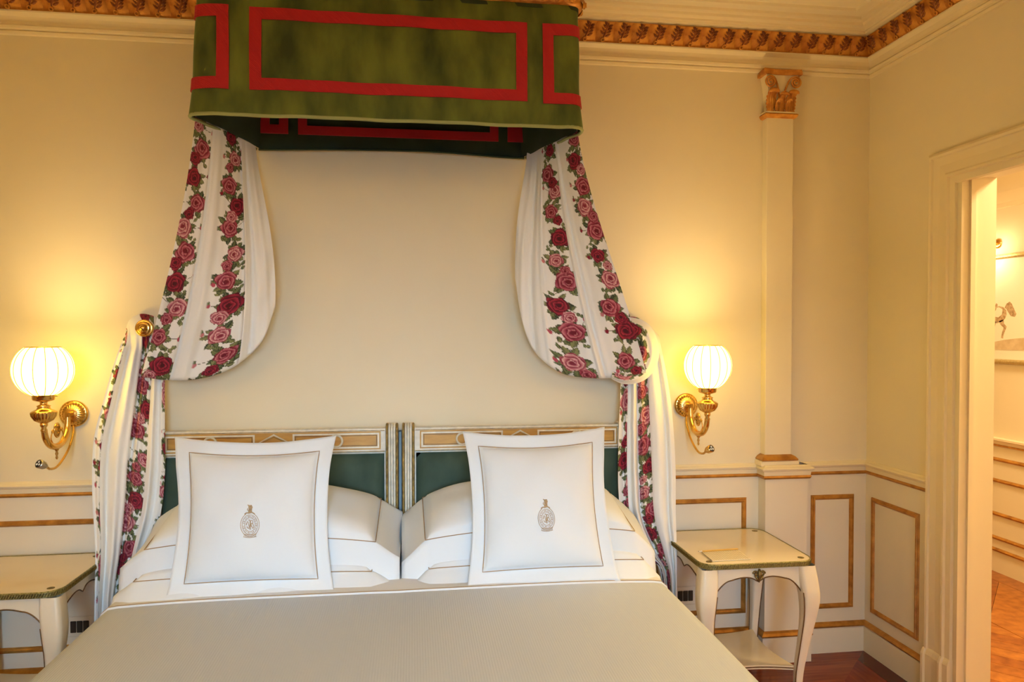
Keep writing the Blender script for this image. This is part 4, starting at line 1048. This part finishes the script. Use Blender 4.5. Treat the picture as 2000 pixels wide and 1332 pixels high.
# ================================================================== NIGHTSTANDS
def rrect(x0, x1, y0, y1, r, n=8):
    P = []
    for cx, cy, a0 in ((x1-r, y1-r, 0), (x0+r, y1-r, PI/2), (x0+r, y0+r, PI), (x1-r, y0+r, 1.5*PI)):
        for k in range(n+1): a = a0+PI/2*k/n; P.append((cx+r*math.cos(a), cy+r*math.sin(a)))
    return P
def nightstand(label, x0, x1, y0, y1, zt, group):
    t = thing('nightstand', label, 'nightstand', ((x0+x1)/2, (y0+y1)/2, 0), group)
    xc, yc = (x0+x1)/2, (y0+y1)/2
    r = .065
    P = rrect(x0+.004, x1-.004, y0+.004, y1-.004, r-.004)
    top = MB().prism(P, zt-.020, zt-.0005).out('table_top', M['lacq'], t)
    band = MB(); Po = rrect(x0, x1, y0, y1, r); n = len(Po)
    Pi = rrect(x0+.006, x1-.006, y0+.006, y1-.006, r-.006)
    rows = [[(x, y, zt-.021) for x, y in Pi], [(x, y, zt-.020) for x, y in Po], [(x, y, zt-.002) for x, y in Po], [(x, y, zt+.0012) for x, y in [(.6*a+.4*c, .6*b+.4*d) for (a, b), (c, d) in zip(Po, Pi)]], [(x, y, zt) for x, y in Pi]]
    bo = band.grid(rows, True).out('gilt_edging', M['band'], top, False, 'green-gold braided edging')
    # braided relief along the front and side edges
    br = MB()
    L = [(Po[i], Po[(i+1) % n]) for i in range(n)]
    acc = 0; step = .0085
    for (a, b) in L:
        d = math.hypot(b[0]-a[0], b[1]-a[1]); q = acc
        while q < d:
            f = q/d; x, y = a[0]+(b[0]-a[0])*f, a[1]+(b[1]-a[1])*f; tx, ty = (b[0]-a[0])/d, (b[1]-a[1])/d
            nx_, ny_ = ty, -tx
            br.tube([(x-tx*.003+nx_*.0005, y-ty*.003+ny_*.0005, zt-.017), (x+tx*.003+nx_*.001, y+ty*.003+ny_*.001, zt-.004)], .0017, 4)
            q += step
        acc = q-d
    br.out('braid_relief', M['brass_dk'], bo)
    for sx in (-1, 1):
        for sy in (-1, 1):
            px_, py_ = xc+sx*((x1-x0)/2-.045), yc+sy*((y1-y0)/2-.045)
            MB().lathe([(.0125, 0), (.0125, .0012), (.010, .002), (.0085, .0014), (.005, .0024), (.001, .0028)], (px_, py_, zt-.0005), n=20).out('brass_stud', M['brass_dk'], top, True)
    # legs: cabriole, one mesh each
    ztop = zt-.021; ins = .028
    def leg(sx, sy):
        kx, ky = xc+sx*((x1-x0)/2-.040), yc+sy*((y1-y0)/2-.040)
        prof = [(0, .006, .033), (.10, .014, .036), (.22, .024, .034), (.36, .020, .026), (.55, .004, .0195), (.75, -.012, .016), (.90, -.014, .0145), (.965, -.006, .016), (1.0, .004, .019)]
        rows = []
        S2 = spline(prof, 30)
        for v, o, w2 in S2:
            z = ztop*(1-v); o2 = o*.75
            cxq, cyq = kx+sx*o2, ky+sy*o2
            w3 = w2
            sec = rrect(cxq-w3, cxq+w3, cyq-w3, cyq+w3, w3*.45, 3)
            rows.append([(a, b, z) for a, b in sec])
        mb = MB().grid(rows, True); m = len(rows[0]); R_ = len(rows)
        mb.F.append(tuple((R_-1)*m+j for j in range(m)))
        lg = mb.out('leg', M['lacq2'], t, True)
        # painted brown line down the inner corners
        for ax in (0, 1):
            pts = []
            for v, o, w2 in S2[6:-1]:
                o2 = o*.75; cxq, cyq = kx+sx*o2, ky+sy*o2
                pts.append((cxq-sx*w2*.98, cyq+sy*w2*.72, ztop*(1-v)) if ax == 0 else (cxq+sx*w2*.72, cyq-sy*w2*.98, ztop*(1-v)))
            MB().tube(pts, .0026, 5).out('edge_line', M['edgeline'], lg, True)
    for sx in (-1, 1):
        for sy in (-1, 1): leg(sx, sy)
    # shaped aprons
    def apron(ax, sgn, nm):
        half = ((x1-x0) if ax == 0 else (y1-y0))/2-.055
        lo = []
        for k in range(41):
            u = k/40*2-1; a = abs(u)
            z = ztop-.050-.008*math.exp(-(a/.10)**2)+.010*math.sin(PI*min(1, a/.62))
            if a > .62: z -= .058*((a-.62)/.38)**1.8
            lo.append((u*half, z))
        poly = lo+[(half, ztop), (-half, ztop)]
        def at(p, h):
            if ax == 0: return (xc+p[0], yc+sgn*((y1-y0)/2-.020-h), p[1])
            return (xc+sgn*((x1-x0)/2-.020-h), yc+p[0], p[1])
        m = 41; V = []; Fc = []
        for h in (0, .016):
            for p in lo: V.append(at(p, h))
            for p in lo: V.append(at((p[0], ztop), h))
        for o_ in (0, 2*m):
            for k in range(m-1): Fc.append((o_+k, o_+k+1, o_+m+k+1, o_+m+k))
        for k in range(m-1): Fc.append((k, k+1, 2*m+k+1, 2*m+k))
        ap = MB().add(V, Fc).out(nm, M['lacq2'], t)
        MB().tube([at((p[0], p[1]+.001), -.001) for p in lo], .0026, 5).out('edge_line', M['edgeline'], ap, True)
        if nm == 'drawer_front':
            for sg in (-1, 1): MB().tube([at((sg*(half-.012), ztop-.002), -.0005), at((sg*(half-.008), ztop-.070), -.0005)], .0012, 4).out('drawer_seam', M['edgeline'], ap)
            fx, fy = xc, y0+.018
            orn = MB(); zz = ztop-.026
            for sg in (-1, 1):
                th = np.linspace(0, 8.5, 26)
                orn.tube([(fx+sg*(.014+.011*(1-q/10)*math.cos(q)), fy-.005-.0004*q, zz+.002+.011*(1-q/10)*math.sin(q)) for q in th], .0032, 6)
                orn.tube([(fx+sg*.016, fy-.004, zz-.006), (fx+sg*.008, fy-.006, zz-.018), (fx, fy-.005, zz-.030)], [.004, .0045, .002], 6)
            orn.tube([(fx, fy-.006, zz+.020), (fx, fy-.010, zz+.006), (fx, fy-.007, zz-.014), (fx, fy-.005, zz-.034)], [.004, .0075, .006, .001], 8)
            orn.out('escutcheon', M['brass_dk'], ap, True, 'scrolled brass escutcheon')
    apron(0, -1, 'drawer_front'); apron(0, 1, 'apron'); apron(1, -1, 'apron'); apron(1, 1, 'apron')
    # lower shelf with concave sides
    hx, hy = (x1-x0)/2-.058, (y1-y0)/2-.058
    P = []
    for (ax_, ay_), (bx_, by_) in (((hx, -hy), (hx, hy)), ((hx, hy), (-hx, hy)), ((-hx, hy), (-hx, -hy)), ((-hx, -hy), (hx, -hy))):
        for k in range(16):
            f = k/16; x, y = ax_+(bx_-ax_)*f, ay_+(by_-ay_)*f; q = 1-.16*math.sin(PI*f)
            if abs(ax_-bx_) < 1e-6: P.append((xc+x*q, yc+y))
            else: P.append((xc+x, yc+y*q))
    zs_ = .165
    sh = MB().prism(P, zs_-.016, zs_).out('shelf', M['lacq'], t)
    MB().tube([(x, y, zs_-.008) for x, y in P], .0028, 5, closed=True).out('edge_line', M['edgeline'], sh, True)
    return t
nightstand('cream nightstand with notepad and pencil right of the bed', 1.098, 1.570, -.512, -.030, .606, 'pair of cream nightstands')
nightstand('cream nightstand with a bare top left of the bed', -1.690, -1.212, -.485, -.028, .608, 'pair of cream nightstands')
# notepad and pencil on the right nightstand
ZT = .6065
c = [onZ(1370, 1080, ZT), onZ(1444, 1077, ZT), onZ(1466, 1093, ZT), onZ(1391, 1097, ZT)]
V = [(p[0], p[1], ZT+.0003) for p in c]+[(p[0], p[1], ZT+.0038) for p in c]
npd = thing('notepad', 'small grid-ruled notepad beside the pencil on the nightstand', 'notepad', (float(np.mean([p[0] for p in c])), float(np.mean([p[1] for p in c])), ZT))
obj('sheets', V, [(0, 1, 2, 3)[::-1], (4, 5, 6, 7), (0, 1, 5, 4), (1, 2, 6, 5), (2, 3, 7, 6), (3, 0, 4, 7)], M['paper'], npd)
mb = MB(); c4 = [np.array((p[0], p[1], ZT+.0041)) for p in c]
for k in range(1, 16):
    f = k/16; mb.tube([tuple(c4[0]*(1-f)+c4[1]*f), tuple(c4[3]*(1-f)+c4[2]*f)], .0006, 4)
for k in range(1, 9):
    f = k/9; mb.tube([tuple(c4[0]*(1-f)+c4[3]*f), tuple(c4[1]*(1-f)+c4[2]*f)], .0006, 4)
mb.out('ruled_lines', M['grid'], npd)
mb = MB(); mb.tube([tuple(c4[0]), tuple(c4[3])], .0010, 4); mb.out('bound_edge', M['edgeline'], npd)
a, b = onZ(1363, 1078, ZT+.006), onZ(1441, 1073, ZT+.006); d = (b-a)/np.linalg.norm(b-a); a[2] = b[2] = ZT+.0078
pn = thing('pencil', 'slim wooden pencil lying along the notepad on the nightstand', 'pencil', (float(a[0]), float(a[1]), ZT))
MB().tube([tuple(a+d*.018), tuple(b)], .0036, 6).out('shaft', M['pencil'], pn)
MB().tube([tuple(a+d*.005), tuple(a+d*.018)], [.0010, .0036], 6).out('sharpened_cone', M['lacq2'], pn)
MB().tube([tuple(a), tuple(a+d*.005)], [.0003, .0011], 6).out('lead', M['graph'], pn)

# ================================================================== SOCKETS
def socket(label, px, py):
    p = onY(px, py, -.006); x, z = float(p[0]), float(p[2])
    t = thing('wall_socket', label, 'socket', (x, 0, z-.045), 'wall sockets beside the bed')
    MB().bbox(x-.055, x+.055, -.010, -.0035, z-.042, z+.042, .003).out('plate', M['wains'], t)
    for k in range(3): MB().bbox(x-.036+.0245*k, x-.0135+.0245*k, -.014, -.010, z-.024, z+.024, .002).out('module', M['dark'], t)
socket('dark wall socket low beside the right nightstand', 1338, 1163)
socket('dark wall socket low beside the left nightstand', 157, 1223)

# ================================================================== HALL PICTURE
XP = XH-.004
pic = thing('framed_print', 'framed sepia horse print on the hall wall', 'picture', (XP, 1.0, 1.31))
y0p, y1p, z0p, z1p = .575, 1.50, 1.305, 1.985
rect_frame(MB(), 'x', XP-.002, y0p, y1p, z0p, z1p, .035, .026).out('frame', M['frame'], pic)
MB().box(XP-.012, XP-.002, y0p+.02, y1p-.02, z0p+.02, z1p-.02).out('mount', M['print'], pic)
pr = MB().box(XP-.0135, XP-.012, y0p+.088, y1p-.088, z0p+.088, z1p-.088).out('print_sheet', M['print'], pic)
xq = XP-.0142
def flat(pts, name, m, thick=.0006): return MB().prism(pts, xq, xq+thick, 'x').out(name, m, pr)
def hp(px, py): p = onX(px, py, xq); return (float(p[1]), float(p[2]))
gr = [hp(1998, 660+0), hp(1985, 661), hp(1960, 664), hp(1940, 668), hp(1929, 671)]
flat([(y0p+.09, gr[0][1])]+gr+[(y1p-.09, gr[-1][1]), (y1p-.09, z0p+.09), (y0p+.09, z0p+.09)], 'ground', M['inkground'])
def hpoly(pts): return [hp(*p) for p in pts]
flat(hpoly([(1929, 600), (1936, 603), (1944, 600), (1952, 598), (1960, 600), (1965, 606), (1966, 614), (1963, 622), (1957, 628), (1948, 631), (1938, 630), (1929, 626)]), 'horse_body', M['ink'])
flat(hpoly([(1941, 602), (1951, 600), (1958, 604), (1957, 614), (1950, 620), (1940, 618)]), 'saddle_cloth', M['print'], -.0004)
flat(hpoly([(1962, 601), (1966, 593), (1972, 589), (1976, 593), (1980, 602), (1985, 613), (1982, 619), (1974, 617), (1968, 608), (1966, 604)]), 'tail', M['ink'])
flat(hpoly([(1938, 628), (1946, 628), (1942, 642), (1939, 652), (1934, 660), (1931, 665), (1929, 663), (1934, 652), (1938, 642)]), 'leg', M['ink'])
flat(hpoly([(1951, 627), (1960, 624), (1961, 632), (1966, 638), (1963, 646), (1960, 654), (1959, 661), (1955, 660), (1957, 650), (1960, 640), (1954, 634)]), 'leg', M['ink'])
flat(hpoly([(1925, 590), (1932, 592), (1940, 604), (1946, 592), (1949, 595), (1945, 606), (1938, 614), (1930, 622), (1922, 620)]), 'rider', M['ink'], -.0006)
lampx = onX(1938, 484, XH-.09)
pl = thing('picture_light', 'small brass picture light above the framed print', 'lamp', (XH, float(lampx[1]), 2.0))
yl_ = .93
MB().lathe([(.030, 0), (.030, .006), (.02, .012), (.004, .014)], (0, 0, 0), 'y', 24).out('backplate', M['brass'], pl, True)
o = pl.children[0]; o.data.transform(Matrix.Translation((XH, yl_, 2.055)) @ Matrix.Rotation(-PI/2, 4, 'Z'))
MB().tube([tuple(p) for p in spline([(XH-.01, yl_, 2.055), (XH-.06, yl_, 2.075), (XH-.11, yl_, 2.05), (XH-.12, yl_, 2.015)], 14)], .006, 8).out('arm', M['brass'], pl, True)
MB().tube([(XH-.12, yl_-.075, 2.008), (XH-.12, yl_+.13, 2.008)], .012, 12).out('lamp_tube', M['brass'], pl, True)
bl = mat('lit_bulb', (1, .8, .4), .5, emit=((1, .76, .42), 130))
MB().box(XH-.117, XH-.108, yl_-.07, yl_+.125, 1.990, 1.996).out('bulb', bl, pl)
l = bpy.data.lights.new('hall_lamp', 'AREA'); l.shape = 'DISK'; l.size = .45; l.energy = HALL_E; l.color = HALL_COL
o = bpy.data.objects.new('hall_lamp', l); COL.objects.link(o); o.location = (2.95, -.75, 2.6)

# ================================================================== UPLIGHTERS added unseen behind the camera as warm fill light
fg = mat('fill_uplighter_glow', (1, .8, .5), .6, emit=(FILL_COL, FILL_E))
for lx, ly, lb in ((1.70, -3.9, 'tall brass uplighter added for warm fill beside the doorway wall'), (-2.35, -3.9, 'tall brass uplighter added for warm fill by the left wall')):
    t = thing('fill_uplighter', lb, 'lamp', (lx, ly, 0), 'added fill uplighters behind the camera')
    MB().lathe([(.15, 0), (.15, .015), (.05, .03), (.02, .05)], (lx, ly, 0), n=28).out('base', M['brass'], t, True)
    MB().tube([(lx, ly, .04), (lx, ly, 1.72)], .011, 12).out('pole', M['brass'], t, True)
    prof = [(.02, 1.71), (.08, 1.74), (.15, 1.80), (.19, 1.88), (.185, 1.88), (.145, 1.806), (.07, 1.755), (.0, 1.75)]
    MB().grid([[(lx+r*math.cos(a), ly+r*math.sin(a), z) for a in np.linspace(0, 2*PI, 33)[:-1]] for r, z in prof], True).out('bowl_shade', M['brass'], t, True)
    MB().lathe([(.10, 1.79), (.10, 1.80)], (lx, ly, 0), n=32).out('fill_disc', fg, t, True)
